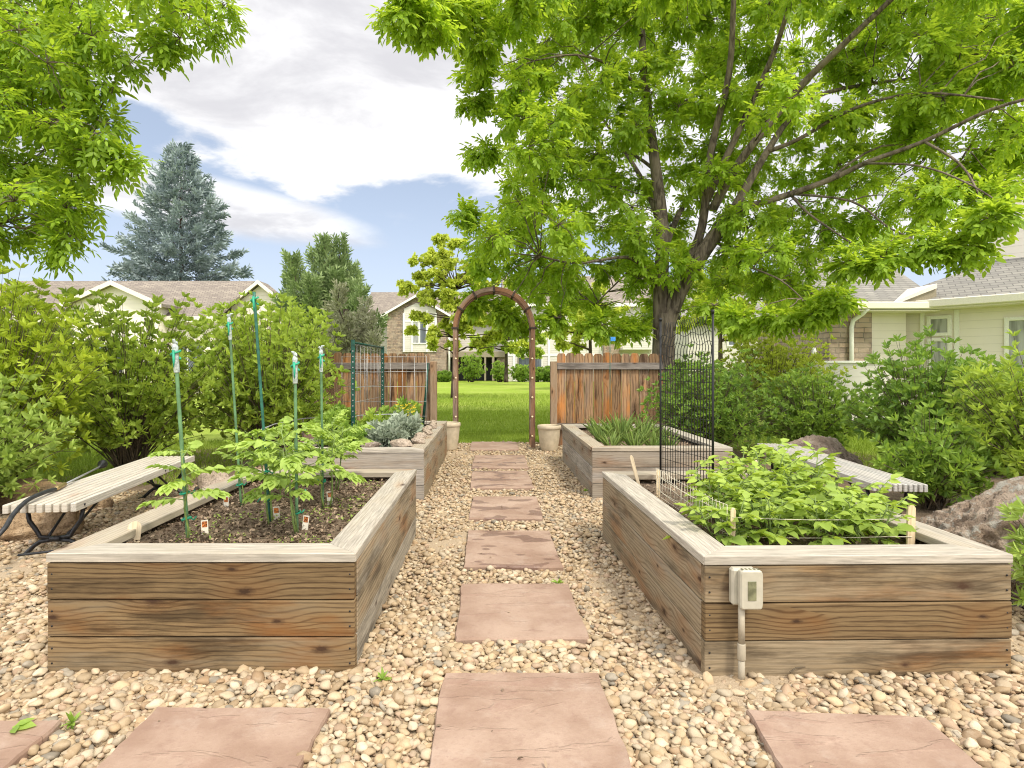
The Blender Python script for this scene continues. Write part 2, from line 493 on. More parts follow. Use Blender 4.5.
class MB:
    """collects shapes and links them as one mesh object"""

    def __init__(self):
        self.v, self.f, self.s, self.w, self.r = [], [], [], [], []

    def _push(self, vs, fs, smooth=False, wco=None, rnd=0.5):
        b = len(self.v)
        self.v += [tuple(x) for x in vs]
        self.f += [tuple(i + b for i in f) for f in fs]
        self.s += [smooth] * len(fs)
        self.w += [tuple(x) for x in (wco if wco is not None else vs)]
        self.r += [rnd] * len(vs)

    def prism(self, poly_bottom, poly_top, bevel=0.0, along=None, smooth=False, rnd=None):
        """closed prism between two matching loops; along = unit axis of the wood grain"""
        bm = bmesh.new()
        a = [bm.verts.new(p) for p in poly_bottom]
        b = [bm.verts.new(p) for p in poly_top]
        n = len(a)
        bm.faces.new(list(reversed(a)))
        bm.faces.new(b)
        for i in range(n):
            j = (i + 1) % n
            bm.faces.new((a[i], a[j], b[j], b[i]))
        bmesh.ops.recalc_face_normals(bm, faces=bm.faces)
        if bevel:
            bmesh.ops.bevel(bm, geom=list(bm.edges), offset=bevel, segments=1, affect='EDGES', profile=0.5)
        bm.verts.index_update()
        vs = [v.co.copy() for v in bm.verts]
        fs = [[v.index for v in f.verts] for f in bm.faces]
        bm.free()
        wco = None
        if along is not None:
            A = Vector(along).normalized()
            up = Vector((0, 0, 1)) if abs(A.z) < 0.9 else Vector((0, 1, 0))
            B = up.cross(A).normalized()
            Cc = A.cross(B)
            # the wider of the two cross directions becomes wco.y
            eb = [v.dot(B) for v in vs]
            ec = [v.dot(Cc) for v in vs]
            if (max(ec) - min(ec)) > (max(eb) - min(eb)):
                B, Cc = Cc, B
            o = Vector((random.uniform(0, 40), random.uniform(0, 40), random.uniform(0, 40)))
            c0 = sum(vs, Vector()) / len(vs)
            wco = [((v - c0).dot(A) + o.x, (v - c0).dot(B) + o.y, (v - c0).dot(Cc) + o.z) for v in vs]
        self._push(vs, fs, smooth, wco, random.random() if rnd is None else rnd)

    def box(self, x0, x1, y0, y1, z0, z1, bevel=0.0, along=None, rnd=None, mtx=None):
        p = [Vector((x0, y0, z0)), Vector((x1, y0, z0)), Vector((x1, y1, z0)), Vector((x0, y1, z0))]
        q = [Vector((a.x, a.y, z1)) for a in p]
        if mtx is not None:
            p = [mtx @ a for a in p]
            q = [mtx @ a for a in q]
            if along is not None:
                along = mtx.to_3x3() @ Vector(along)
        self.prism(p, q, bevel, along, rnd=rnd)

    def tube(self, path, rad, sides=6, cap=True, smooth=True):
        P = [Vector(p) for p in path]
        n = len(P)
        R = rad if isinstance(rad, (list, tuple)) else [rad] * n
        tang = []
        for i in range(n):
            d = P[min(i + 1, n - 1)] - P[max(i - 1, 0)]
            tang.append(d.normalized() if d.length > 1e-9 else Vector((0, 0, 1)))
        ref = Vector((0, 0, 1)) if abs(tang[0].z) < 0.9 else Vector((1, 0, 0))
        u = tang[0].cross(ref).normalized()
        vs, fs, wc = [], [], []
        o = random.uniform(0, 20)
        ln = 0.0
        for i in range(n):
            u = (u - tang[i] * u.dot(tang[i]))
            u = u.normalized() if u.length > 1e-6 else tang[i].orthogonal().normalized()
            w = tang[i].cross(u)
            if i:
                ln += (P[i] - P[i - 1]).length
            for k in range(sides):
                a = 2 * PI * k / sides
                vs.append(P[i] + (u * math.cos(a) + w * math.sin(a)) * R[i])
                wc.append((ln + o, math.cos(a) * R[i] + o, math.sin(a) * R[i]))
        for i in range(n - 1):
            for k in range(sides):
                k2 = (k + 1) % sides
                fs.append((i * sides + k, i * sides + k2, (i + 1) * sides + k2, (i + 1) * sides + k))
        if cap:
            fs.append(tuple(reversed(range(sides))))
            fs.append(tuple(range((n - 1) * sides, n * sides)))
        self._push(vs, fs, smooth, wc, random.random())

    def lathe(self, prof, loc=(0, 0, 0), sides=32, smooth=True, squash=1.0):
        vs, fs = [], []
        for r, z in prof:
            for k in range(sides):
                a = 2 * PI * k / sides
                vs.append((loc[0] + r * math.cos(a), loc[1] + r * math.sin(a) * squash, loc[2] + z))
        for i in range(len(prof) - 1):
            for k in range(sides):
                k2 = (k + 1) % sides
                fs.append((i * sides + k, i * sides + k2, (i + 1) * sides + k2, (i + 1) * sides + k))
        fs.append(tuple(reversed(range(sides))))
        fs.append(tuple(range((len(prof) - 1) * sides, len(prof) * sides)))
        self._push(vs, fs, smooth)

    def poly(self, pts):
        self._push([Vector(p) for p in pts], [tuple(range(len(pts)))])

    def build(self, name, mat, parent=None, smooth_angle=None):
        me = bpy.data.meshes.new(name)
        me.from_pydata(self.v, [], self.f)
        me.polygons.foreach_set('use_smooth', self.s)
        a = me.attributes.new('wco', 'FLOAT_VECTOR', 'POINT')
        a.data.foreach_set('vector', np.array(self.w, dtype=np.float32).ravel())
        a = me.attributes.new('rnd', 'FLOAT', 'POINT')
        a.data.foreach_set('value', np.array(self.r, dtype=np.float32))
        me.materials.append(mat)
        me.update()
        return link(bpy.data.objects.new(name, me), parent)


def np_mesh(name, V, Q, mat, parent=None, attrs=None, smooth=False):
    """V (n,3) verts, Q (m,k) faces of equal size"""
    me = bpy.data.meshes.new(name)
    nv, (nf, k) = len(V), Q.shape
    me.vertices.add(nv)
    me.vertices.foreach_set('co', V.astype(np.float32).ravel())
    me.loops.add(nf * k)
    me.loops.foreach_set('vertex_index', Q.astype(np.int32).ravel())
    me.polygons.add(nf)
    me.polygons.foreach_set('loop_start', np.arange(0, nf * k, k, dtype=np.int32))
    if smooth:
        me.polygons.foreach_set('use_smooth', np.ones(nf, dtype=bool))
    for an, (ty, data) in (attrs or {}).items():
        a = me.attributes.new(an, ty, 'POINT')
        a.data.foreach_set({'FLOAT': 'value', 'FLOAT_COLOR': 'color'}[ty], data.astype(np.float32).ravel())
    me.materials.append(mat)
    me.update(calc_edges=True)
    return link(bpy.data.objects.new(name, me), parent)


# ------------------------------------------------------------------ foliage
def leaf_tpl(L=1.0, W=0.38, fold=0.12, droop=0.12, ofs=0.0):
    """lanceolate leaf along +X: 6 verts, two quads folded at the midrib"""
    w = W * L * 0.5
    v = np.array([(0, 0, 0), (0.30, w / L, fold * w / L), (0.68, 0.75 * w / L, fold * w / L - droop * 0.4), (1, 0, -droop),
                  (0.68, -0.75 * w / L, fold * w / L - droop * 0.4), (0.30, -w / L, fold * w / L)]) * L
    v[:, 0] += ofs
    return v


LQ = np.array([(0, 1, 2, 3), (0, 3, 4, 5)])


def rotz(v, a):
    c, s = math.cos(a), math.sin(a)
    return np.stack([v[:, 0] * c - v[:, 1] * s, v[:, 0] * s + v[:, 1] * c, v[:, 2]], 1)


def roty(v, a):
    c, s = math.cos(a), math.sin(a)
    return np.stack([v[:, 0] * c + v[:, 2] * s, v[:, 1], -v[:, 0] * s + v[:, 2] * c], 1)


def rotx(v, a):
    c, s = math.cos(a), math.sin(a)
    return np.stack([v[:, 0], v[:, 1] * c - v[:, 2] * s, v[:, 1] * s + v[:, 2] * c], 1)


def pinnate_tpl(pairs=3, L=0.10, W=0.36, rach=0.26, seed=0, droop=0.25, start=0.25):
    r = random.Random(seed)
    out = []
    for i in range(pairs):
        x = rach * (start + (1 - start) * i / pairs)
        for s in (1, -1):
            v = leaf_tpl(L * r.uniform(0.8, 1.1), W)
            v = rotx(v, r.uniform(-0.4, 0.4))
            v = roty(v, r.uniform(0.0, 0.5))
            v = rotz(v, s * r.uniform(0.65, 1.0))
            v = v + np.array([x, 0, -droop * (x / rach) ** 2 * rach])
            out.append(v)
    v = roty(leaf_tpl(L * 1.15, W), 0.3) + np.array([rach, 0, -droop * rach])
    out.append(v)
    return np.concatenate(out)


def whorl_tpl(n=6, L=0.09, W=0.42, lift=0.7, seed=0):
    """leaves around the stem axis +X"""
    r = random.Random(seed)
    out = []
    for i in range(n):
        v = leaf_tpl(L * r.uniform(0.75, 1.15), W, droop=0.18)
        v = rotx(v, r.uniform(-0.4, 0.4))
        v = roty(v, -0.05)
        a = lift + r.uniform(-0.25, 0.3)
        # leaf points between axis and sideways
        v = rotz(v, a)
        v = rotx(v, 2 * PI * i / n + r.uniform(-0.3, 0.3))
        v = v + np.array([-r.uniform(0, 0.35) * L, 0, 0])
        out.append(v)
    return np.concatenate(out)


def norm(a):
    return a / np.maximum(np.linalg.norm(a, axis=1, keepdims=True), 1e-9)


class Foliage:
    def __init__(self):
        self.V, self.T = [], []
        self.n = 0

    def add(self, tpl, P, D, U=None, S=None, tint=None, tj=0.25):
        P = np.asarray(P, float)
        D = norm(np.asarray(D, float))
        n = len(P)
        if n == 0:
            return
        if U is None:
            U = np.tile([0, 0, 1.0], (n, 1)) + rng.normal(0, 0.35, (n, 3))
        Z = norm(U - D * np.sum(U * D, 1, keepdims=True) + 1e-6)
        Y = np.cross(Z, D)
        S = np.ones(n) if S is None else np.asarray(S)
        B = np.stack([D, Y, Z], 1)          # rows are axes
        V = np.einsum('kj,nji->nki', tpl, B) * S[:, None, None] + P[:, None, :]
        k = len(tpl)
        self.V.append(V.reshape(-1, 3))
        t = (rng.random(n) if tint is None else np.asarray(tint))[:, None]
        nl = k // 6
        tl = np.clip(t + rng.normal(0, tj, (n, nl)), 0, 1)
        self.T.append(np.repeat(tl.reshape(-1), 6))
        self.n += n * nl

    def build(self, name, mat, parent=None):
        V = np.concatenate(self.V)
        T = np.concatenate(self.T)
        nl = len(V) // 6
        Q = (np.arange(nl)[:, None, None] * 6 + LQ[None]).reshape(-1, 4)
        return np_mesh(name, V, Q, mat, parent, {'tint': ('FLOAT', T)})


def rdir(n):
    return norm(rng.normal(0, 1, (n, 3)))


def bez(a, b, sag=0.0, n=6, wob=0.0):
    a, b = Vector(a), Vector(b)
    out = []
    L = (b - a).length
    for i in range(n):
        t = i / (n - 1)
        p = a.lerp(b, t)
        p.z += sag * L * 4 * t * (1 - t)
        if 0 < i < n - 1 and wob:
            p += Vector((random.gauss(0, wob), random.gauss(0, wob), random.gauss(0, wob))) * L
        out.append(p)
    return out


ASH = [pinnate_tpl(3, 0.105 + 0.008 * (s % 3), 0.44 + 0.03 * (s % 2), 0.22, s, 0.16) for s in range(6)]
ASHF = [pinnate_tpl(3, 0.092 + 0.01 * (s % 3), 0.36 + 0.03 * (s % 2), 0.22, s + 10, 0.16) for s in range(6)]
SHRUB = [whorl_tpl(6, 1.0, 0.42, 0.75, s) for s in range(4)]


def clusters_to_tree(root, limbs, clusters, leaf_mat, bark, tpls, twigs=12, sprays=7, scale=1.0, connect=True, tint_fn=None,
                     conn_r=0.02, trunk_mb=None, droop=0.25):
    """limbs: list of (points, radii). clusters: list of (centre, radius). one trunk mesh, one crown mesh"""
    mb = trunk_mb or MB()
    allp = []
    for pts, rad in limbs:
        mb.tube(pts, rad, 10 if max(rad) > 0.06 else 6)
        allp += [Vector(p) for p in pts[1:]]
    fo = Foliage()
    for c, r in clusters:
        c = Vector(c)
        if connect:
            near = min(allp, key=lambda p: (p - c).length + max(0, p.z - c.z) * 0.6)
            if 0.25 < (near - c).length < 5.0:
                mb.tube(bez(near, c, 0.06, 6, 0.02), [conn_r * (1 - 0.7 * i / 5) for i in range(6)], 5)
        base_t = random.uniform(0.2, 0.8)
        d = rdir(twigs)
        d[:, 2] *= 0.65
        rr = r * (0.55 + 0.5 * rng.random(twigs))
        for i in range(twigs):
            tip = c + Vector(d[i]) * rr[i]
            tip.z -= droop * r * 0.4
            path = bez(c, tip, 0.10, 5, 0.03)
            mb.tube(path, [0.007 * scale, 0.006 * scale, 0.005 * scale, 0.004 * scale, 0.002 * scale], 4, cap=False)
            ts = rng.uniform(0.3, 1.0, sprays)
            pts, ds = [], []
            for t in ts:
                x = t * 4
                k = min(3, int(x))
                p = path[k].lerp(path[k + 1], x - k)
                pts.append(p)
                dd = (path[k + 1] - path[k]).normalized() * 0.7 + Vector(rdir(1)[0]) * 1.0 + Vector((0, 0, -0.05))
                ds.append(dd)
            tt = np.clip(base_t + rng.normal(0, 0.2, sprays), 0, 1)
            fo.add(tpls[random.randrange(len(tpls))], [tuple(p) for p in pts], [tuple(x) for x in ds],
                   S=scale * rng.uniform(0.75, 1.15, sprays), tint=tt)
    tr = mb.build('trunk', bark, root)
    cr = fo.build('crown', leaf_mat, root)
    return tr, cr


def in_poly(x, y, poly):
    c = False
    n = len(poly)
    for i in range(n):
        x1, y1 = poly[i]
        x2, y2 = poly[(i + 1) % n]
        if (y1 > y) != (y2 > y) and x < (x2 - x1) * (y - y1) / (y2 - y1) + x1:
            c = not c
    return c


def shrub(label, loc, rx, ry, h, tips=170, leaf=0.085, mat='leaf_bush', lift=0.12, group=None, W=0.42, seed=0, name='garden_shrub',
          per=4, stem_r=0.006, base_r=0.12, cat='shrub', stem_mat='twig', tpl=None):
    random.seed(seed + 100)
    root = thing(name, label, cat, loc, 0, group)
    mb = MB()
    fo = Foliage()
    tp = tpl or [whorl_tpl(7, 0.92, W, 0.85, s + seed) for s in range(3)]
    zc = h * (0.5 + lift)
    rz = h * (0.5 - lift) * 0.98
    sd = Vector((seed * 3.7, seed * 1.3, 0))
    for i in range(tips):
        d = Vector(rdir(1)[0])
        if d.z < -0.85:
            d.z *= -0.5
            d.normalize()
        k = (0.45 + 0.55 * random.random() ** 0.5)
        k *= 0.78 + 0.44 * mnoise.noise(d * 1.7 + sd) + 0.16
        tip = Vector((d.x * rx * k, d.y * ry * k, zc + d.z * rz * k))
        a = random.uniform(0, 2 * PI)
        b = Vector((math.cos(a) * base_r * random.random(), math.sin(a) * base_r * random.random(), -0.02))
        mid = b.lerp(tip, 0.45) + Vector((0, 0, 0.14 * h))
        path = []
        for j in range(6):
            t = j / 5
            path.append(b * (1 - t) ** 2 + mid * 2 * t * (1 - t) + tip * t * t)
        rs_ = [stem_r * 1.4, stem_r * 1.2, stem_r * 0.95, stem_r * 0.65, stem_r * 0.45, stem_r * 0.25]
        k0 = 0 if i % 3 == 0 else 3     # most tips are side shoots of the main stems
        mb.tube(path[k0:], rs_[k0:], 4, cap=False)
        pts, ds, ss = [], [], []
        for j in range(per):
            t = 1.0 - 0.5 * j / max(1, per - 1) * random.uniform(0.7, 1.2)
            t = max(0.25, min(1, t))
            x = t * 5
            kk = min(4, int(x))
            p = path[kk].lerp(path[kk + 1], x - kk)
            dd = (path[kk + 1] - path[kk]).normalized() + Vector((0, 0, 0.35))
            if j:
                off = Vector(rdir(1)[0]) * leaf * 0.9
                p = p + off
                dd = dd * 0.4 + off.normalized()
            pts.append(tuple(p))
            ds.append(tuple(dd))
            ss.append(leaf * random.uniform(0.75, 1.2))
        bt = random.uniform(0.1, 0.9)
        fo.add(tp[i % len(tp)], pts, ds, S=ss, tint=np.clip(bt + rng.normal(0, 0.12, per), 0, 1))
    mb.build('stems', M[stem_mat], root)
    fo.build('foliage', M[mat], root)
    return root


# ------------------------------------------------------------------ setting: ground
def poly_mask(x, y, poly):
    c = np.zeros(len(x), bool)
    n = len(poly)
    for i in range(n):
        x1, y1 = poly[i]
        x2, y2 = poly[(i + 1) % n]
        if y1 == y2:
            continue
        cond = ((y1 > y) != (y2 > y)) & (x < (x2 - x1) * (y - y1) / (y2 - y1) + x1)
        c ^= cond
    return c


def sheet(name, x0, x1, y0, y1, z, mat, n=1):
    me = bpy.data.meshes.new(name)
    xs, ys = np.linspace(x0, x1, n + 1), np.linspace(y0, y1, n + 1)
    V = [(x, y, z) for y in ys for x in xs]
    Q = [(j * (n + 1) + i, j * (n + 1) + i + 1, (j + 1) * (n + 1) + i + 1, (j + 1) * (n + 1) + i) for j in range(n) for i in range(n)]
    me.from_pydata(V, [], Q)
    me.materials.append(mat)
    return tag(link(bpy.data.objects.new(name, me)), kind='structure')


sheet('lawn', -400, 400, -60, 700, -0.03, M['lawn'])


def outline_sheet(name, pts, z, mat):
    mb = MB()
    mb.poly([(x, y, z) for x, y in pts])
    return tag(mb.build(name, mat), kind='structure')


GRAVEL = [(-3.9, -2), (3.1, -2), (3.4, 3.0), (3.3, 6.5), (2.9, 8.9), (0.9, 9.55), (0.3, 9.75), (-0.9, 9.6), (-2.4, 9.3), (-2.8, 8.5), (-2.9, 6.2), (-3.9, 5.6), (-4.4, 4.5)]
def gravel_base():
    n = 220
    xs, ys = np.linspace(-4.5, 3.5, n), np.linspace(-2, 9.8, int(n * 1.4))
    gx, gy = np.meshgrid(xs, ys)
    x, y = gx.ravel(), gy.ravel()
    z = np.array([-0.009 + 0.012 * mnoise.noise(Vector((a * 1.3 + 4.2, b * 1.3, 4.2))) + 0.004 * mnoise.noise(Vector((a * 9, b * 9, 0))) for a, b in zip(x, y)])
    inside = poly_mask(x, y, GRAVEL)
    z = np.where(inside, z, -0.06)
    m = len(ys)
    q = np.array([(j * n + i, j * n + i + 1, (j + 1) * n + i + 1, (j + 1) * n + i) for j in range(m - 1) for i in range(n - 1)])
    q = q[inside[q].any(1)]
    o = np_mesh('gravel_path_base', np.stack([x, y, z], 1), q, M['sand'], smooth=True)
    tag(o, kind='structure')


gravel_base()
outline_sheet('planting_border_left', [(-7.5, -1), (-3.9, -1), (-4.4, 4.5), (-3.9, 5.6), (-2.9, 6.2), (-2.8, 8.5), (-2.4, 9.3), (-2.6, 10), (-4.4, 9), (-4.6, 7), (-5.2, 6.3), (-7.5, 6.0)], -0.024, M['mulch'])
outline_sheet('planting_border_right', [(3.1, -1), (7.5, -1), (7.5, 6.6), (5.5, 7.6), (5.2, 9.4), (3.4, 10), (2.9, 8.9), (3.3, 6.5), (3.4, 3.0)], -0.024, M['mulch'])

# ------------------------------------------------------------------ stepping stones
FL = [  # x0,x1,y0,y1,rz,wet,label
    (-0.18, 0.42, 1.70, 2.32, 0.0, 0, 'large dry red flagstone in the middle of the gravel, closest of all'),
    (-0.15, 0.43, 2.62, 3.27, 0.01, 0, 'dry red flagstone between the front corners of the two near beds'),
    (-0.155, 0.43, 3.57, 4.34, 0.0, 1, 'red flagstone with a long wet streak and three round wet spots'),
    (-0.16, 0.42, 4.70, 5.50, -0.01, 1, 'red flagstone with a cluster of wet blotches on its left half'),
    (-0.20, 0.43, 5.92, 6.86, 0.012, 1, 'red flagstone speckled with damp patches all over, between the rear beds'),
    (-0.21, 0.46, 7.10, 8.10, -0.015, 1, 'red flagstone second before the garden arch'),
    (-0.29, 0.42, 8.66, 9.60, 0.0, 0, 'red flagstone lying right under the garden arch'),
    (-1.16, -0.56, 1.48, 2.08, -0.02, 0, 'red flagstone in the gravel in front of the tomato bed'),
    (-2.05, -1.43, 1.38, 2.00, 0.02, 0, 'red flagstone with a green leaf on its corner'),
    (0.86, 1.45, 1.45, 2.05, -0.07, 0, 'red flagstone in the gravel below the meter box'),
]


def flagstone(x0, x1, y0, y1, rz, wet, label, seed):
    r = random.Random(seed)
    cx, cy = (x0 + x1) / 2, (y0 + y1) / 2
    hx, hy = (x1 - x0) / 2, (y1 - y0) / 2
    pts = []
    corners = [(-hx, -hy), (hx, -hy), (hx, hy), (-hx, hy)]
    for i in range(4):
        a, b = corners[i], corners[(i + 1) % 4]
        for k in range(14):
            t = k / 14
            j = 0.006 if k else 0.010
            e = 1.0 * mnoise.noise(Vector((a[0] + (b[0] - a[0]) * t * 1.0 + seed * 5, a[1] + (b[1] - a[1]) * t + i * 7, 0)) * 5) * 0.007
            nx, ny = (b[1] - a[1]), -(b[0] - a[0])
            ln = math.hypot(nx, ny)
            q = r.uniform(-j, j) * 0.6 + e
            pts.append((a[0] + (b[0] - a[0]) * t + nx / ln * q, a[1] + (b[1] - a[1]) * t + ny / ln * q))
    n = len(pts)
    zt = 0.024
    vs = [(x * 1.004, y * 1.004, -0.03) for x, y in pts] + [(x * 1.006, y * 1.006, zt - 0.009) for x, y in pts] + [(x * 0.992, y * 0.992, zt) for x, y in pts]
    fs = []
    for a in range(2):
        for i in range(n):
            j = (i + 1) % n
            fs.append((a * n + i, a * n + j, (a + 1) * n + j, (a + 1) * n + i))
    fs.append(tuple(range(2 * n, 3 * n)))
    fs.append(tuple(reversed(range(n))))
    mb = MB()
    mb._push(vs, fs)
    o = mb.build('stepping_stone', M['flag_wet' if wet else 'flag'])
    o.location = (cx, cy, 0)
    o.rotation_euler = (r.uniform(-0.006, 0.006), r.uniform(-0.006, 0.006), rz)
    tag(o, label, 'stepping stone', 'red flagstone stepping stones')
    return (cx, cy, hx, hy, rz)


STONES = [flagstone(*f, seed=i + 1) for i, f in enumerate(FL)]

# ------------------------------------------------------------------ raised beds
BH = 0.465


def soil_mesh(hx, hy, z, parent, seed, chips=1400, nx=60):
    ny = max(10, int(nx * hy / hx))
    xs, ys = np.linspace(-hx, hx, nx), np.linspace(-hy, hy, ny)
    V = []
    for y in ys:
        for x in xs:
            V.append((x, y, z + 0.018 * mnoise.noise(Vector((x * 3 + seed, y * 3, 0))) + 0.012 * mnoise.noise(Vector((x * 14, y * 14 + seed, 1))) + random.uniform(-0.003, 0.003)))
    Q = [(j * nx + i, j * nx + i + 1, (j + 1) * nx + i + 1, (j + 1) * nx + i) for j in range(ny - 1) for i in range(nx - 1)]
    s = np_mesh('soil', np.array(V), np.array(Q), M['soil'], parent, smooth=False)
    fo = Foliage()
    P = np.stack([rng.uniform(-hx * 0.98, hx * 0.98, chips), rng.uniform(-hy * 0.98, hy * 0.98, chips), z + rng.uniform(0.0, 0.022, chips)], 1)
    D = rdir(chips)
    D[:, 2] *= 0.5
    fo.add(leaf_tpl(0.017, 0.55, 0.5), P, D, U=rdir(chips) + np.array([0, 0, 1.2]), S=rng.uniform(0.5, 1.7, chips))
    c = fo.build('mulch_chips', M['chip'], s)
    c['kind'] = 'stuff'
    return s


def raised_bed(label, x0, x1, y0, y1, rz=0.0, front='bed_wood', side='bed_side', cap='cap_wood', soil=0.395, seed=0, chips=1400):
    random.seed(seed + 40)
    cx, cy = (x0 + x1) / 2, (y0 + y1) / 2
    hx, hy = (x1 - x0) / 2, (y1 - y0) / 2
    root = thing('raised_garden_bed', label, 'raised bed', (cx, cy, 0), rz, 'wooden raised garden beds')
    T = 0.04
    ph = (BH - 0.038 + 0.015) / 3

    def wall(nm, horiz, sgn, mat):
        mb = MB()
        for k in range(3):
            z0 = -0.015 + k * ph + 0.0022
            z1 = -0.015 + (k + 1) * ph - 0.0022
            j = random.uniform(-0.003, 0.003)
            if horiz:
                a, b = sorted((sgn * hy + j, sgn * (hy - T) + j))
                mb.box(-hx + random.uniform(0, 0.003), hx - random.uniform(0, 0.003), a, b, z0, z1, 0.003, (1, 0, 0))
            else:
                a, b = sorted((sgn * hx + j, sgn * (hx - T) + j))
                mb.box(a, b, -hy + T + 0.001, hy - T - 0.001, z0, z1, 0.003, (0, 1, 0))
        if not horiz:
            pass
        w = mb.build(nm, M[mat], root)
        # screw heads on the two near fronts
        if horiz and sgn < 0 and seed < 3:
            for k in range(3):
                for sx in (-1, 1):
                    for dz in (0.3, 0.7):
                        s = MB()
                        s.lathe([(0.004, 0.0), (0.0035, 0.002)], (0, 0, 0), 8)
                        n = 16
                        for q in range(n):
                            vx = s.v[-n + q]
                            s.v[-n + q] = (vx[0] + sx * (hx - 0.02), sgn * (hy + vx[2] + 0.0005), vx[1] + (-0.015 + (k + dz) * ph))
                        s.build('screw_head', M['iron'], w)
        return w

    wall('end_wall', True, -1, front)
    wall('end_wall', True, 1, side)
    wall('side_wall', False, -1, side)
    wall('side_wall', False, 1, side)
    cw, o = 0.138, 0.004
    z0, z1 = BH - 0.036, BH
    ox, oy, ix, iy = hx + o, hy + o, hx - cw, hy - cw
    g = 0.0012
    rails = [([(-ox, -oy), (ox, -oy), (ix, -iy), (-ix, -iy)], (1, 0, 0)), ([(ox, oy), (-ox, oy), (-ix, iy), (ix, iy)], (1, 0, 0)),
             ([(-ox, oy - g), (-ox, -oy + g), (-ix - g, -iy + g), (-ix - g, iy - g)], (0, 1, 0)), ([(ox, -oy + g), (ox, oy - g), (ix + g, iy - g), (ix + g, -iy + g)], (0, 1, 0))]
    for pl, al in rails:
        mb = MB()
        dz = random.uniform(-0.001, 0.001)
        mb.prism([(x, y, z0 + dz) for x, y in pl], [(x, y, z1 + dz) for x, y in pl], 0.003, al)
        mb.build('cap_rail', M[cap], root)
    soil_mesh(hx - T - 0.002, hy - T - 0.002, soil, root, seed, chips)
    return root


BEDS = [(-1.757, -0.536, 2.38, 4.36, 0.0), (0.818, 2.04, 2.355, 4.28, 0.02), (-1.85, -0.60, 5.45, 8.35, 0.0), (0.945, 2.24, 5.55, 7.85, 0.0)]
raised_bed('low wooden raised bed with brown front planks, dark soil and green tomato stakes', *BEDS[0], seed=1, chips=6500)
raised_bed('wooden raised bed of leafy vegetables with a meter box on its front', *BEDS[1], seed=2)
raised_bed('weathered grey raised bed with herbs and a row of pale stones on its rim', *BEDS[2], front='grey_wood', seed=3)
raised_bed('weathered grey raised bed full of onion tops in front of the right fence', *BEDS[3], front='grey_wood', side='grey_wood', seed=4)


def in_beds(x, y, m=0.0):
    r = np.zeros(len(x), bool)
    for x0, x1, y0, y1, rz in BEDS:
        cx, cy = (x0 + x1) / 2, (y0 + y1) / 2
        c, s = math.cos(-rz), math.sin(-rz)
        u = (x - cx) * c - (y - cy) * s
        v = (x - cx) * s + (y - cy) * c
        r |= (np.abs(u) < (x1 - x0) / 2 + m) & (np.abs(v) < (y1 - y0) / 2 + m)
    return r


def in_stones(x, y, m=0.0):
    r = np.zeros(len(x), bool)
    for cx, cy, hx, hy, rz in STONES:
        c, s = math.cos(-rz), math.sin(-rz)
        u = (x - cx) * c - (y - cy) * s
        v = (x - cx) * s + (y - cy) * c
        r |= (np.abs(u) < hx + m) & (np.abs(v) < hy + m)
    return r


# ------------------------------------------------------------------ gravel pebbles
def pebble_variants(sub, n, seed):
    out = []
    for k in range(n):
        bm = bmesh.new()
        bmesh.ops.create_icosphere(bm, subdivisions=sub, radius=1.0)
        o = Vector((k * 3.1 + seed, k * 1.7, 0))
        for v in bm.verts:
            d = v.co.normalized()
            f = 1 + 0.42 * mnoise.noise(d * 1.0 + o) + 0.20 * mnoise.noise(d * 2.3 + o)
            v.co = d * f
        V = np.array([v.co[:] for v in bm.verts])
        # superellipse-ish flattening
        V[:, 2] = np.sign(V[:, 2]) * np.abs(V[:, 2]) ** 1.1
        Q = np.array([[v.index for v in f.verts] for f in bm.faces])
        bm.free()
        out.append((V, Q))
    return out


def vnoise(x, y, s, o=0.0):
    return np.array([mnoise.noise(Vector((a * s + o, b * s, o))) for a, b in zip(x, y)])


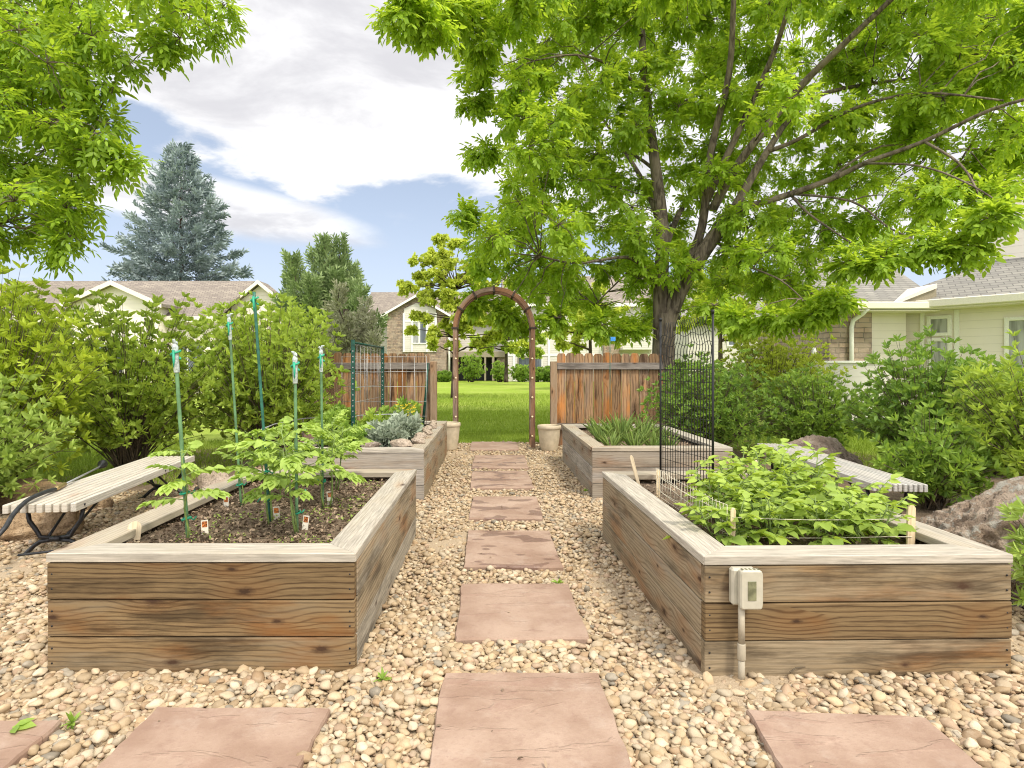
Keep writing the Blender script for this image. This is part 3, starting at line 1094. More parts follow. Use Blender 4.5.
def gravel():
    pal = np.array([(0.52, 0.41, 0.275), (0.58, 0.48, 0.35), (0.47, 0.355, 0.225), (0.62, 0.54, 0.42), (0.34, 0.31, 0.26), (0.52, 0.385, 0.275), (0.40, 0.285, 0.18), (0.54, 0.43, 0.29), (0.57, 0.445, 0.335)])
    pw = np.array([0.22, 0.20, 0.12, 0.12, 0.05, 0.08, 0.05, 0.12, 0.04])
    pw = pw / pw.sum()
    VV, QQ, CC = [], [], []
    base = 0
    for layer, (ya, yb, sub, step) in enumerate([(1.3, 2.9, 2, 0.0205), (2.9, 5.6, 1, 0.0225), (5.6, 9.8, 1, 0.029)]):
        for lay2 in range(2):
            st = step * (1.0 if lay2 == 0 else 1.35)
            gx, gy = np.meshgrid(np.arange(-4.5, 3.5, st), np.arange(ya, yb, st))
            x = gx.ravel() + rng.uniform(-0.5, 0.5, gx.size) * st
            y = gy.ravel() + rng.uniform(-0.5, 0.5, gx.size) * st
            fr = np.abs(x + 0.05) < (0.95 * y + 1.1)       # a margin beyond what the lens takes in
            ok = poly_mask(x, y, GRAVEL) & ~in_beds(x, y, 0.004) & ~in_stones(x, y, -0.006 if lay2 == 0 else -0.001) & fr
            # hidden strips behind the beds need few
            x, y = x[ok], y[ok]
            nz = vnoise(x, y, 1.3, 4.2)
            if lay2 == 0:
                keep = rng.random(len(x)) < np.clip(1.02 - 1.6 * np.maximum(nz - 0.12, 0), 0.45, 0.98)
            else:
                keep = rng.random(len(x)) < np.clip(0.75 - 1.4 * np.maximum(nz, 0), 0.1, 0.9)
            x, y = x[keep], y[keep]
            n = len(x)
            r = 0.5 * rng.lognormal(math.log(0.0250), 0.36, n) * (1.0 if lay2 == 0 else 1.06)
            r = np.clip(r, 0.005, 0.027)
            var = pebble_variants(sub, 10, layer * 7.0 + lay2)
            vi = rng.integers(0, 10, n)
            col = pal[rng.choice(len(pal), n, p=pw)] * rng.uniform(0.54, 0.88, (n, 1)) * np.array([1.0, 0.945, 0.85])
            for k in range(10):
                s = np.nonzero(vi == k)[0]
                if not len(s):
                    continue
                V, Q = var[k]
                m = len(s)
                a = rng.uniform(0, 2 * PI, m)
                tilt = rng.normal(0, 0.28, m)
                sx, sy, sz = r[s] * rng.uniform(1.0, 1.35, m), r[s] * rng.uniform(0.78, 1.0, m), r[s] * rng.uniform(0.42, 0.7, m)
                W = V[None] * np.stack([sx, sy, sz], 1)[:, None, :]
                ct, st_ = np.cos(tilt)[:, None], np.sin(tilt)[:, None]
                X = W[..., 0] * ct + W[..., 2] * st_
                Z = -W[..., 0] * st_ + W[..., 2] * ct
                ca, sa = np.cos(a)[:, None], np.sin(a)[:, None]
                X2 = X * ca - W[..., 1] * sa
                Y2 = X * sa + W[..., 1] * ca
                zz = -0.012 + sz * 0.55 + (0.010 if lay2 else 0.0) + rng.uniform(-0.003, 0.005, m)
                out = np.stack([X2 + x[s][:, None], Y2 + y[s][:, None], Z + zz[:, None]], 2).reshape(-1, 3)
                VV.append(out)
                nv = len(V)
                QQ.append((Q[None] + (np.arange(m) * nv)[:, None, None]).reshape(-1, 3) + base)
                base += m * nv
                c4 = np.concatenate([col[s], np.ones((m, 1))], 1)
                CC.append(np.repeat(c4, nv, 0))
    o = np_mesh('gravel', np.concatenate(VV), np.concatenate(QQ), M['pebble'], None, {'pcol': ('FLOAT_COLOR', np.concatenate(CC))}, smooth=True)
    tag(o, 'tan and cream river pebbles covering the ground between the beds', 'gravel', kind='stuff')


gravel()

# ------------------------------------------------------------------ lawn grass blades
def grass():
    fo = Foliage()
    for (x0, x1, y0, y1, n, s) in [(-3.2, 3.6, 9.4, 11.5, 26000, 0.075), (-3.6, 4.2, 11.5, 17, 30000, 0.085), (-8, -3.2, 6.2, 10, 20000, 0.08), (3.6, 9.5, 7.2, 12.5, 26000, 0.085), (-5, 6, 17, 28, 22000, 0.10)]:
        x, y = rng.uniform(x0, x1, n), rng.uniform(y0, y1, n)
        ok = ~poly_mask(x, y, GRAVEL)
        x, y = x[ok], y[ok]
        m = len(x)
        P = np.stack([x, y, np.full(m, -0.03)], 1)
        D = np.stack([rng.normal(0, 0.45, m), rng.normal(0, 0.45, m), np.ones(m)], 1)
        fo.add(leaf_tpl(1.0, 0.09, 0.1, 0.15), P, D, U=rdir(m), S=s * rng.uniform(0.5, 1.15, m), tint=rng.random(m))
    tag(fo.build('grass', M['blade']), 'mown green grass on the lawn beyond the arch', 'grass', kind='stuff')


grass()

# ------------------------------------------------------------------ fences


def picket_fence(label, x0, x1, y, ztop, post_side, seed):
    random.seed(seed)
    root = thing('wooden_fence', label, 'fence', ((x0 + x1) / 2, y, 0))
    cx = (x0 + x1) / 2
    mb = MB()
    x = x0
    while x < x1 - 0.05:
        w = random.uniform(0.136, 0.146)
        w = min(w, x1 - x)
        zt = ztop + random.uniform(-0.012, 0.012)
        a, b = x - cx + 0.002, x - cx + w - 0.003
        e = 0.028
        yo = random.uniform(-0.004, 0.004)
        prof = [(a, -0.02), (b, -0.02), (b, zt - 0.05), (b - e * 0.35, zt - 0.018), (b - e * 1.1, zt), (a + e * 1.1, zt), (a + e * 0.35, zt - 0.018), (a, zt - 0.05)]
        mb.prism([(p, -0.009 + yo, q) for p, q in prof], [(p, 0.009 + yo, q) for p, q in prof], 0.002, (0, 0, 1))
        x += w
    mb.build('pickets', M['fence_wood'], root)
    for zz in (ztop - 0.20, 0.30):
        r = MB()
        r.box(x0 - cx + 0.0, x1 - cx, -0.052, -0.014, zz - 0.052, zz + 0.052, 0.004, (1, 0, 0))
        r.build('rail', M['fence_rail'], root)
    p = MB()
    px = (x1 - cx + 0.055) if post_side > 0 else (x0 - cx - 0.055)
    p.box(px - 0.05, px + 0.05, -0.085, 0.015, -0.05, ztop - 0.13, 0.005, (0, 0, 1))
    p.build('post', M['fence_post'], root)
    return root


picket_fence('short dog-eared picket fence with orange-brown stains left of the arch', -2.55, -0.92, 9.25, 1.43, 1, 5)
picket_fence('short dog-eared picket fence in front of the ash trunk, right of the arch', 1.03, 2.66, 9.25, 1.43, -1, 9)

# ------------------------------------------------------------------ arch


def garden_arch():
    cxA, y0, y1 = 0.06, 9.02, 9.42
    root = thing('garden_arch', 'reddish brown wooden garden arch at the end of the stepping stone path', 'garden arch', (cxA, 9.2, 0))
    zc, Ro, Ri = 1.80, 0.618, 0.552
    for y in (-0.20, 0.16):
        for s in (-1, 1):
            mb = MB()
            mb.box(s * 0.585 - 0.033, s * 0.585 + 0.033, y - 0.02, y + 0.02, -0.03, zc, 0.004, (0, 0, 1))
            mb.build('post', M['arch_wood'], root)
        n = 6
        for i in range(n):
            a0, a1 = PI * i / n, PI * (i + 1) / n
            m = MB()
            q = []
            for R in (Ri, Ro):
                for k in range(4):
                    a = a0 + (a1 - a0) * k / 3
                    q.append((R * math.cos(a), R * math.sin(a)))
            ring = q[:4] + q[4:][::-1]
            am = (a0 + a1) / 2
            m.prism([(p, y - 0.019, zc + z) for p, z in ring], [(p, y + 0.019, zc + z) for p, z in ring], 0.003, (-math.sin(am), 0, math.cos(am)))
            m.build('curved_rib', M['arch_wood'], root)
    for k in range(7):
        a = PI * k / 6
        mb = MB()
        R = 0.585
        mt = Matrix.Translation((R * math.cos(a), 0, zc + R * math.sin(a))) @ Matrix.Rotation(-a + PI / 2, 4, 'Y')
        mb.box(-0.013, 0.013, -0.236, 0.196, -0.045, 0.055, 0.003, (0, 1, 0), mtx=mt)
        mb.build('crossbar', M['crossbar'], root)
    for s in (-1, 1):
        for k in range(6):
            mb = MB()
            z = 0.18 + k * 0.29
            mb.tube([(s * 0.585, -0.20, z), (s * 0.585, 0.16, z)], 0.012, 8)
            mb.build('rung', M['peg_wood'], root)
            q = MB()
            q.lathe([(0.016, 0), (0.014, 0.006), (0.004, 0.009)], (0, 0, 0), 10)
            q.v = [(v[0] + s * 0.585 - s * 0.012, -0.2205 - v[2], v[1] + z) for v in q.v]
            q.f = [tuple(reversed(f)) for f in q.f]
            q.build('plug', M['peg_wood'], root)
    return root


garden_arch()

# ------------------------------------------------------------------ pots


def pot(label, x, y, r, h):
    root = thing('plant_pot', label, 'plant pot', (x, y, 0), 0, 'beige plant pots beside the arch')
    mb = MB()
    mb.lathe([(r * 0.66, -0.01), (r * 0.72, 0.02), (r * 0.86, h * 0.35), (r * 0.95, h * 0.7), (r * 0.97, h * 0.84), (r * 0.98, h * 0.85), (r * 1.03, h * 0.87),
              (r * 1.05, h * 0.91), (r * 1.04, h * 0.985), (r * 1.0, h), (r * 0.92, h), (r * 0.90, h * 0.97), (r * 0.86, h * 0.8)], sides=40)
    mb.build('body', M['pot'], root)
    s = MB()
    s.lathe([(r * 0.86, h * 0.80), (r * 0.4, h * 0.83), (0.01, h * 0.84)], sides=24)
    s.build('soil', M['soil'], root)
    return root


pot('round beige pot at the foot of the arch beside the herb bed', -0.60, 8.82, 0.16, 0.40)
pot('round beige pot standing by the fence post right of the arch', 0.86, 8.72, 0.165, 0.37)

# pink slab at the left end of the fence
mb = MB()
mb.box(-0.22, 0.22, -0.05, 0.05, -0.03, 0.74, 0.012)
mb.box(-0.26, 0.26, -0.07, 0.07, 0.7405, 0.775, 0.008)
o = mb.build('stone_slab', M['pink'])
o.location = (-2.62, 8.85, 0)
tag(o, 'dusty pink upright slab at the left end of the left fence', 'stone slab')

# ------------------------------------------------------------------ benches


def bench(label, loc, rz, length, width, ztop, mat, slats=8, seed=0, name='garden_bench'):
    """origin under the middle, length along local Y"""
    random.seed(seed)
    root = thing(name, label, 'bench', loc, rz, 'backless slatted garden benches')
    hw, hl = width / 2, length / 2
    pitch = width / slats
    mb = MB()
    for i in range(slats):
        x = -hw + pitch * (i + 0.5)
        e = random.uniform(-0.004, 0.004)
        mb.box(x - pitch * 0.36, x + pitch * 0.36, -hl + e, hl + e, ztop - 0.055, ztop, 0.004, (0, 1, 0))
    mb.build('seat', M[mat], root)
    for sy in (-1, 1):
        f = MB()
        y = sy * (hl - 0.17)
        up, lo = [], []
        for s in (-1, 1):
            f.tube([(s * (hw - 0.05), y, ztop - 0.07), (s * (hw - 0.06), y, ztop - 0.14), (s * (hw - 0.10), y, ztop - 0.20), (s * 0.09, y, ztop - 0.245), (s * 0.02, y, ztop - 0.255)], 0.014, 8)
            f.tube([(s * 0.02, y, ztop - 0.265), (s * 0.09, y, ztop - 0.275), (s * (hw - 0.09), y, ztop - 0.30), (s * (hw - 0.03), y, ztop - 0.36), (s * (hw - 0.01), y, -0.01)], 0.014, 8)
            f.lathe([(0.022, 0), (0.022, 0.012), (0.014, 0.016)], (s * (hw - 0.01), y, -0.01), 12)
        f.tube([(-hw + 0.03, y, ztop - 0.066), (hw - 0.03, y, ztop - 0.066)], 0.010, 8)
        f.tube([(-0.03, y, ztop - 0.26), (0.03, y, ztop - 0.26)], 0.02, 8)
        f.build('leg_frame', M['iron'], root)
        for s in (-1, 1):
            b = MB()
            b.tube([(s * 0.05, y, ztop - 0.26), (s * 0.07, y - sy * 0.18, ztop - 0.18), (s * 0.09, y - sy * 0.42, ztop - 0.066)], 0.009, 8)
            b.build('brace', M['iron'], root)
    for yy in (-hl + 0.10, hl * 0.33, hl * 0.45):
        q = MB()
        q.lathe([(0.008, 0), (0.008, 0.003), (0.004, 0.006)], (0, 0, 0), 10)
        q.v = [(hw - pitch * 0.14 + 0.0005 + v[2], v[1] + yy, v[0] + ztop - 0.028) for v in q.v]
        q.build('bolt', M['iron'], root)
    return root


def bench_between(label, a, b, w, z, mat, **k):
    a, b = Vector((a[0], a[1], 0)), Vector((b[0], b[1], 0))
    d = b - a
    m = (a + b) / 2
    return bench(label, m, math.atan2(-d.x, d.y), d.length, w, z, mat, **k)


bench_between('white slatted backless bench on curved black iron legs, left of the tomato bed', (-2.78, 3.70), (-3.04, 5.73), 0.43, 0.36, 'bench_slat', seed=1, slats=9)
bench_between('grey slatted backless bench behind the vegetable bed, between two boulders', (2.93, 4.28), (3.13, 6.6), 0.38, 0.37, 'bench_grey', seed=2, slats=11)

# ------------------------------------------------------------------ hose and watering wand
w = thing('watering_wand', 'black headed watering wand lying on the white slatted bench', 'watering wand', (-2.97, 4.13, 0.362))
a, b = Vector((0, 0, 0.016)), Vector((-0.25, 0.82, 0.022))
dv = (b - a).normalized()
mb = MB()
mb.tube([a + dv * 0.12, a + dv * 0.4, b], 0.0075, 8)
mb.build('tube', M['wire_pale'], w)
mb = MB()
mb.tube([a - dv * 0.06, a - dv * 0.02, a, a + dv * 0.10, a + dv * 0.13], [0.013, 0.017, 0.0165, 0.0165, 0.010], 12)
mb.build('grip', M['brass'], w)
mb = MB()
mb.tube([b - dv * 0.02, b + dv * 0.01, b + dv * 0.06 + Vector((0, 0, 0.012)), b + dv * 0.085 + Vector((0, 0, 0.012))], [0.010, 0.018, 0.034, 0.036], 16)
mb.build('head', M['iron'], w)
mb = MB()
hp = [(-2.95, 4.07, 0.378), (-2.90, 3.90, 0.39), (-2.85, 3.70, 0.385), (-2.82, 3.55, 0.335), (-2.79, 3.42, 0.26), (-2.9, 3.28, 0.11), (-3.2, 3.15, 0.03), (-3.9, 2.9, 0.02), (-4.8, 2.5, 0.02)]


def smooth_path(pts, k=6):
    P = [Vector(p) for p in pts]
    out = []
    for i in range(len(P) - 1):
        p0, p1, p2, p3 = P[max(i - 1, 0)], P[i], P[i + 1], P[min(i + 2, len(P) - 1)]
        for j in range(k):
            t = j / k
            out.append(0.5 * ((2 * p1) + (-p0 + p2) * t + (2 * p0 - 5 * p1 + 4 * p2 - p3) * t * t + (-p0 + 3 * p1 - 3 * p2 + p3) * t ** 3))
    out.append(P[-1])
    return out


mb.tube(smooth_path(hp), 0.0135, 10)
tag(mb.build('garden_hose', M['hose']), 'thick black garden hose hanging off the end of the white bench', 'garden hose')
mb = MB()
mb.tube(smooth_path([(-2.95, 3.75, 0.03), (-2.6, 3.85, 0.05), (-2.4, 4.1, 0.035), (-2.3, 4.6, 0.05), (-2.35, 5.1, 0.04), (-2.4, 5.5, 0.06), (-2.35, 5.9, 0.03)]), 0.008, 8)
mb.tube(smooth_path([(-2.7, 4.2, 0.03), (-2.55, 4.5, 0.10), (-2.45, 4.8, 0.05), (-2.55, 5.2, 0.16), (-2.65, 5.5, 0.05)]), 0.010, 8)
tag(mb.build('irrigation_tube', M['hose']), 'thin black irrigation tubing snaking over the gravel under the white bench', 'irrigation tube')

# ------------------------------------------------------------------ meter box on the right bed
dx, dy = 0.985, 2.335
d = thing('meter_box', 'beige plastic box with small display on a pipe, before the vegetable bed', 'meter box', (dx, dy, 0), 0.0)
mb = MB()
mb.box(-0.055, 0.040, -0.030, 0.008, 0.286, 0.428, 0.008)
mb.build('back_box', M['plastic'], d)
mb = MB()
pr = [(-0.032, 0.282), (0.048, 0.282), (0.052, 0.30), (0.052, 0.415), (0.046, 0.432), (-0.030, 0.432), (-0.036, 0.42), (-0.036, 0.295)]
mb.prism([(x, -0.062, z) for x, z in pr], [(x, -0.0305, z) for x, z in pr], 0.006)
cv = mb.build('cover', M['plastic'], d)
mb = MB()
mb.box(-0.008, 0.024, -0.0645, -0.0622, 0.318, 0.392, 0.001)
mb.build('display', M['screen'], cv)
mb = MB()
for k in range(5):
    mb.box(-0.026 + k * 0.015, -0.020 + k * 0.015, -0.056, -0.038, 0.4322, 0.4336, 0.0)
mb.build('vent_slots', M['screen'], cv)
mb = MB()
mb.tube([(-0.018, -0.028, 0.286), (-0.018, -0.028, 0.14)], 0.0125, 16)
mb.build('conduit', M['pipe'], d)
mb = MB()
mb.tube([(-0.018, -0.028, 0.142), (-0.018, -0.028, 0.138), (-0.018, -0.028, 0.082), (-0.018, -0.028, 0.078)], [0.014, 0.0155, 0.0155, 0.014], 16)
mb.tube([(-0.018, -0.028, 0.079), (-0.018, -0.028, -0.02)], 0.0128, 16)
mb.build('pipe_coupling', M['pipe'], d)

# ------------------------------------------------------------------ stakes, tags and tomato plants
ST = [  # base, top, radius, material, bottle style, tie heights, label
    (on(188, 540, 0.40), at(175, 345, 2.79), 0.0105, 'green_stake', 1, (0.10, 0.22), 'thick pale green stake nearest the front left corner of the tomato bed'),
    (on(241, 505, 0.40), at(229, 318, 3.50), 0.0085, 'green_stake', 1, (0.12,), 'tall pale green stake with a plastic knob, at the rear left of the tomato bed'),
    (on(270, 522, 0.40), at(254, 292, 3.12), 0.009, 'dark_green_stake', 2, (0.12, 0.26), 'tallest dark green stake in the tomato bed, leaning left'),
    (on(297, 533, 0.40), at(295, 357, 2.91), 0.0095, 'green_stake', 1, (0.10, 0.20), 'straight green stake with a white plastic top in the middle of the tomato bed'),
    (on(323, 505, 0.40), at(321, 350, 3.50), 0.0085, 'green_stake', 1, (0.14, 0.22), 'straight green stake nearest the path in the tomato bed'),
]
for i, (b, t, r, m, kind, ties, lab) in enumerate(ST):
    s = thing('plant_stake', lab, 'plant stake', b, 0, 'green plant stakes in the tomato bed')
    v = Vector(t) - Vector(b)
    mb = MB()
    n = 24
    pts = [v * (k / n) for k in range(n + 1)]
    pts[0] = v * -0.05
    mb.tube(pts, [r * 0.82 * (1.06 if k % 3 == 0 else 0.98) for k in range(n + 1)], 10)
    mb.build('pole', M[m], s)
    for h in ties:
        q = MB()
        c = v.normalized() * h
        a0 = random.uniform(0, 6)
        ring = [c + Vector((math.cos(a0 + k * 0.7) * r * 1.9, math.sin(a0 + k * 0.7) * r * 1.9, 0.004 * math.sin(k))) for k in range(10)]
        q.tube(ring, 0.0045, 6)
        q.tube([ring[0], ring[0] + Vector((-0.02, -0.012, 0.008)), ring[0] + Vector((-0.035, -0.010, -0.012))], 0.0035, 5)
        q.tube([ring[0], ring[0] + Vector((0.018, -0.014, -0.004)), ring[0] + Vector((0.03, -0.012, 0.012))], 0.0035, 5)
        q.build('tie', M['tie'], s)
    if kind == 1:
        q = MB()
        u = v.normalized()
        q.tube([v - u * 0.13, v - u * 0.125, v - u * 0.02, v - u * 0.01, v + u * 0.012], [r * 1.05, r * 1.25, r * 1.25, r * 1.4, r * 0.6], 10)
        q.build('plastic_sleeve', M['foil'], s)
        q = MB()
        for k in range(3):
            a = k * 2.3 + i * 1.9
            q.tube([v - u * 0.002, v + Vector((math.cos(a) * 0.010, math.sin(a) * 0.010, 0.012 + 0.006 * k)), v + Vector((math.cos(a) * (0.012 + 0.006 * k), math.sin(a) * 0.016, 0.002 + 0.012 * k))], [0.006, 0.007, 0.002], 6)
        q.build('plastic_bow', M['foil'], s)
    if True:
        q = MB()
        c = v - v.normalized() * 0.045
        q.tube([c + Vector((math.cos(k * 0.7) * r * 1.9, math.sin(k * 0.7) * r * 1.9, 0.004 * k - 0.02)) for k in range(11)], 0.005, 6)
        q.tube([c + Vector((0, -r * 2, 0.02)), c + Vector((0.005, -r * 2.5, -0.03)), c + Vector((0.003, -r * 2.2, -0.06))], [0.006, 0.005, 0.002], 6)
        q.build('ribbon', M['tie'], s)

for px, py, lab in [(205, 533, 'white plant tag with a picture at the front left of the tomato bed'), (226, 507, 'blank white plant tag at the rear left of the tomato bed'),
                    (277, 518, 'white plant tag between the two middle stakes'), (305, 528, 'white plant tag in front of the straight green middle stake'),
                    (330, 502, 'white plant tag nearest the path')]:
    p = on(px, py, 0.40)
    t = thing('plant_tag', lab, 'plant tag', p, random.uniform(-0.4, 0.4), 'white plant tags in the tomato bed')
    mt = Matrix.Rotation(random.uniform(-0.3, 0.15), 4, 'X') @ Matrix.Rotation(random.uniform(-0.2, 0.2), 4, 'Y')
    mb = MB()
    mb.box(-0.016, 0.016, -0.001, 0.001, -0.02, 0.062, 0.0, mtx=mt)
    mb.build('plate', M['tag_white'], t)
    mb = MB()
    mb.box(-0.012, 0.012, -0.0018, -0.0012, 0.028, 0.056, 0.0, mtx=mt)
    mb.build('picture', M['tag_red'], t)

# rounded wooden marker
mb = MB()
pr = [(-0.028, -0.03), (0.028, -0.03), (0.028, 0.06)] + [(0.028 * math.cos(a), 0.06 + 0.028 * math.sin(a)) for a in [PI * k / 8 for k in range(1, 8)]] + [(-0.028, 0.06)]
mb.prism([(x, -0.004, z) for x, z in pr], [(x, 0.004, z) for x, z in pr], 0.0, (0, 0, 1))
o = mb.build('plant_marker', M['peg_wood'])
o.location = on(133, 541, 0.41)
o.rotation_euler = (-0.1, 0.1, 0.5)
tag(o, 'round-topped bare wooden marker in the front left corner of the tomato bed', 'plant marker')


def tomato_tpl(seed):
    r = random.Random(seed)
    out = []
    for i in range(3):
        x = 0.28 + 0.24 * i
        for s in (1, -1):
            for q in range(2):
                v = leaf_tpl(0.38 * r.uniform(0.75, 1.05) * (1 - 0.35 * q), 0.74, 0.2, 0.3)
                v = rotx(v, r.uniform(-0.4, 0.4))
                v = roty(v, r.uniform(0.05, 0.5))
                v = rotz(v, s * (r.uniform(0.7, 1.0) + 0.7 * q))
                out.append(v + np.array([x, 0, -0.22 * x * x]))
    for s in (-0.5, 0.5, 0):
        out.append(rotz(roty(leaf_tpl(0.42, 0.6, 0.2, 0.2), 0.45), s) + np.array([0.88, 0, -0.20]))
    return np.concatenate(out)


TOM = [tomato_tpl(s) for s in range(4)]


def stem_plant(name, label, cat, loc, h, leaves, size, tpls, mat, lean=(0, 0), group=None, start=0.35, stem=0.006, seed=0, stems=1, spread=0.05, up=0.35):
    random.seed(seed + 500)
    root = thing(name, label, cat, loc, random.uniform(0, 6), group)
    mb, fo = MB(), Foliage()
    for si in range(stems):
        a = random.uniform(0, 2 * PI)
        b = Vector((math.cos(a) * spread * random.random(), math.sin(a) * spread * random.random(), -0.03))
        hh = h * random.uniform(0.75, 1.05)
        tip = Vector((b.x * 3 + lean[0] + random.uniform(-.03, .03), b.y * 3 + lean[1] + random.uniform(-.03, .03), hh))
        path = bez(b, tip, 0, 6, 0.015)
        mb.tube(path, [stem * (1 - 0.12 * k) for k in range(6)], 6)
        az = random.uniform(0, 6.28)
        for k in range(leaves):
            t = start + (1 - start) * (k + 0.5) / leaves
            x = t * 5
            kk = min(4, int(x))
            p = path[kk].lerp(path[kk + 1], x - kk)
            az += 2.4 + random.uniform(-0.3, 0.3)
            el = up + 0.5 * (t - 0.6) + random.uniform(-0.25, 0.25)
            dd = Vector((math.cos(az) * math.cos(el), math.sin(az) * math.cos(el), math.sin(el)))
            s = size * random.uniform(0.7, 1.15) * (1.1 - 0.45 * t)
            mb.tube([p, p + dd * s * 0.30, p + dd * s * 0.62], [stem * 0.5, stem * 0.4, stem * 0.25], 4, cap=False)
            fo.add(random.choice(tpls), [tuple(p + dd * s * 0.05)], [tuple(dd)], U=np.array([[0, 0, 1.0]]) + rng.normal(0, 0.12, (1, 3)), S=[s], tint=[np.clip(0.1 + 0.7 * t + random.uniform(-.25, .25), 0, 1)])
    mb.build('stems', M['green_stem'], root)
    fo.build('foliage', M[mat], root)
    return root


TP = [
    (ST[0][0] + Vector((0.015, -0.02, 0)), 0.45, 9, 0.20, 'leggy tomato plant tied to the thick stake at the front left', (0.06, 0.0)),
    (ST[1][0] + Vector((0.02, -0.02, 0)), 0.40, 8, 0.20, 'small tomato plant tied to the rear left stake', (0.02, -0.02)),
    (ST[2][0] + Vector((0.02, -0.02, 0)), 0.50, 9, 0.22, 'tomato plant tied to the tallest dark green stake', (0.04, 0)),
    (ST[3][0] + Vector((0.02, -0.02, 0)), 0.50, 9, 0.22, 'bushy tomato plant tied to the straight middle stake', (-0.04, 0)),
    (ST[4][0] + Vector((0.02, -0.02, 0)), 0.50, 9, 0.23, 'bushy tomato plant tied to the stake nearest the path', (0.03, 0)),
    (Vector((-1.02, 3.95, 0.40)), 0.50, 9, 0.23, 'tomato plant without stake near the rear of the tomato bed', (0, 0)),
    (Vector((-1.28, 3.75, 0.40)), 0.46, 9, 0.22, 'tomato plant between the tall stakes at the back of the tomato bed', (0, 0)),
]
for i, (p, h, n, s, lab, ln) in enumerate(TP):
    stem_plant('tomato_plant', lab, 'tomato plant', p, h, n, s, TOM, 'leaf_tomato', ln, 'tomato plants in the near left bed', 0.45, 0.0055, i, up=0.34, stems=1 if i < 2 else 2, spread=0.03)

# ------------------------------------------------------------------ vegetables in the right bed


def veg_tpl(seed):
    r = random.Random(seed)
    out = []
    for s, x, l in ((0, 0.55, 0.50), (1, 0.45, 0.40), (-1, 0.45, 0.40), (1, 0.22, 0.26), (-1, 0.22, 0.26)):
        v = leaf_tpl(l * r.uniform(0.85, 1.1), 0.68, 0.22, 0.22)
        v = rotx(v, r.uniform(-0.3, 0.3))
        v = roty(v, r.uniform(0.05, 0.45))
        v = rotz(v, s * r.uniform(0.75, 1.05))
        out.append(v + np.array([x, 0, -0.12 * x * x]))
    return np.concatenate(out)


VEG = [veg_tpl(s) for s in range(4)]
veg_spots = [(1.08, 2.78, .20), (1.30, 2.74, .26), (1.52, 2.75, .24), (1.73, 2.78, .22), (1.16, 3.02, .26), (1.40, 3.00, .34), (1.63, 3.02, .33), (1.84, 3.00, .22),
             (1.24, 3.28, .30), (1.48, 3.27, .40), (1.72, 3.30, .36), (1.86, 3.42, .26), (1.46, 3.58, .36), (1.66, 3.60, .40), (1.84, 3.72, .30)]
vw = ['at the front left corner of the pale bed, over the rim', 'in the front row behind the meter box', 'in the middle of the front row of the pale bed', 'in the front row beside the right peg',
      'in the second row beside the netting', 'in the second row, tall, left of the middle', 'in the second row, tall, right of the middle', 'in the second row next to the right rim',
      'in the third row nearest the black trellis', 'tallest in the middle of the pale bed', 'in the third row, right of the tallest', 'low, against the right rim',
      'in the back row, left', 'in the back row, tall, in the middle', 'in the back row by the right rim']
for i, (x, y, h) in enumerate(veg_spots):
    stem_plant('leafy_vegetable', 'leafy vegetable ' + vw[i], 'vegetable plant', (x, y, 0.40), h * 0.74 + 0.04, 7, 0.185, VEG, 'leaf_potato', (0, 0), 'leafy vegetables in the near right bed', 0.2, 0.0055, 40 + i, stems=5, spread=0.05, up=0.40)

# pegs and strings round the vegetables
PEG = [((1.09, 2.70), .17, 'pale wooden peg at the front left of the vegetables', 0), ((1.885, 2.69), .185, 'thick pale wooden peg at the front right of the vegetables', 1), ((1.04, 3.72), .17, 'pale wooden peg by the foot of the black trellis', 0),
       ((1.82, 4.10), .17, 'pale wooden peg behind the vegetables', 0), ((1.90, 3.50), .16, 'pale wooden peg by the right rim of the vegetable bed', 0), ((1.00, 4.02), .22, 'leaning pale wooden peg at the rear left corner of the vegetable bed', 0)]
for i, ((x, y), h, lab, fat) in enumerate(PEG):
    mb = MB()
    wd = 0.017 if fat else 0.011
    pr = [(-wd, -0.06), (wd, -0.06), (wd, h - 0.012), (wd * 0.5, h), (-wd * 0.5, h), (-wd, h - 0.012)]
    mb.prism([(a, -0.006, z) for a, z in pr], [(a, 0.006, z) for a, z in pr], 0.0015, (0, 0, 1))
    o = mb.build('wooden_peg', M['peg_wood'])
    o.location = (x, y, 0.40)
    o.rotation_euler = (0, -0.25 if i == 5 else random.uniform(-0.05, 0.05), random.uniform(-0.3, 0.3))
    tag(o, lab, 'wooden peg', 'wooden pegs in the vegetable bed')
order = [2, 0, 1, 4, 3]
for zz, lab in ((0.045, 'lower beige string tied round the pegs of the vegetable bed'), (0.13, 'upper beige string tied round the pegs of the vegetable bed')):
    mb = MB()
    path = []
    for a, b in zip(order, order[1:]):
        p, q = Vector((*PEG[a][0], 0.40 + zz)), Vector((*PEG[b][0], 0.40 + zz + random.uniform(-.01, .01)))
        p.y -= 0.008
        q.y -= 0.008
        path += bez(p, q, -0.012, 8)[:-1]
    path.append(q)
    mb.tube(path, 0.0018, 5)
    tag(mb.build('string_line', M['string']), lab, 'string')
mb = MB()
A, B = Vector((1.075, 2.72, 0.40)), Vector((1.03, 3.72, 0.40))
for k in range(5):
    z = 0.02 + 0.04 * k
    mb.tube(bez(A + Vector((0, 0, z)), B + Vector((0, 0, z)), -0.01, 8, 0.004), 0.0013, 4)
for k in range(26):
    t = k / 25
    p = A.lerp(B, t)
    mb.tube([p + Vector((0, 0, 0.0)), p + Vector((random.uniform(-.006, .006), random.uniform(-.01, .01), 0.10)), p + Vector((0, 0, 0.18))], 0.0013, 4)
tag(mb.build('plant_netting', M['string']), 'low pale netting strung along the left side of the vegetable bed', 'netting')

# ------------------------------------------------------------------ black wire trellis


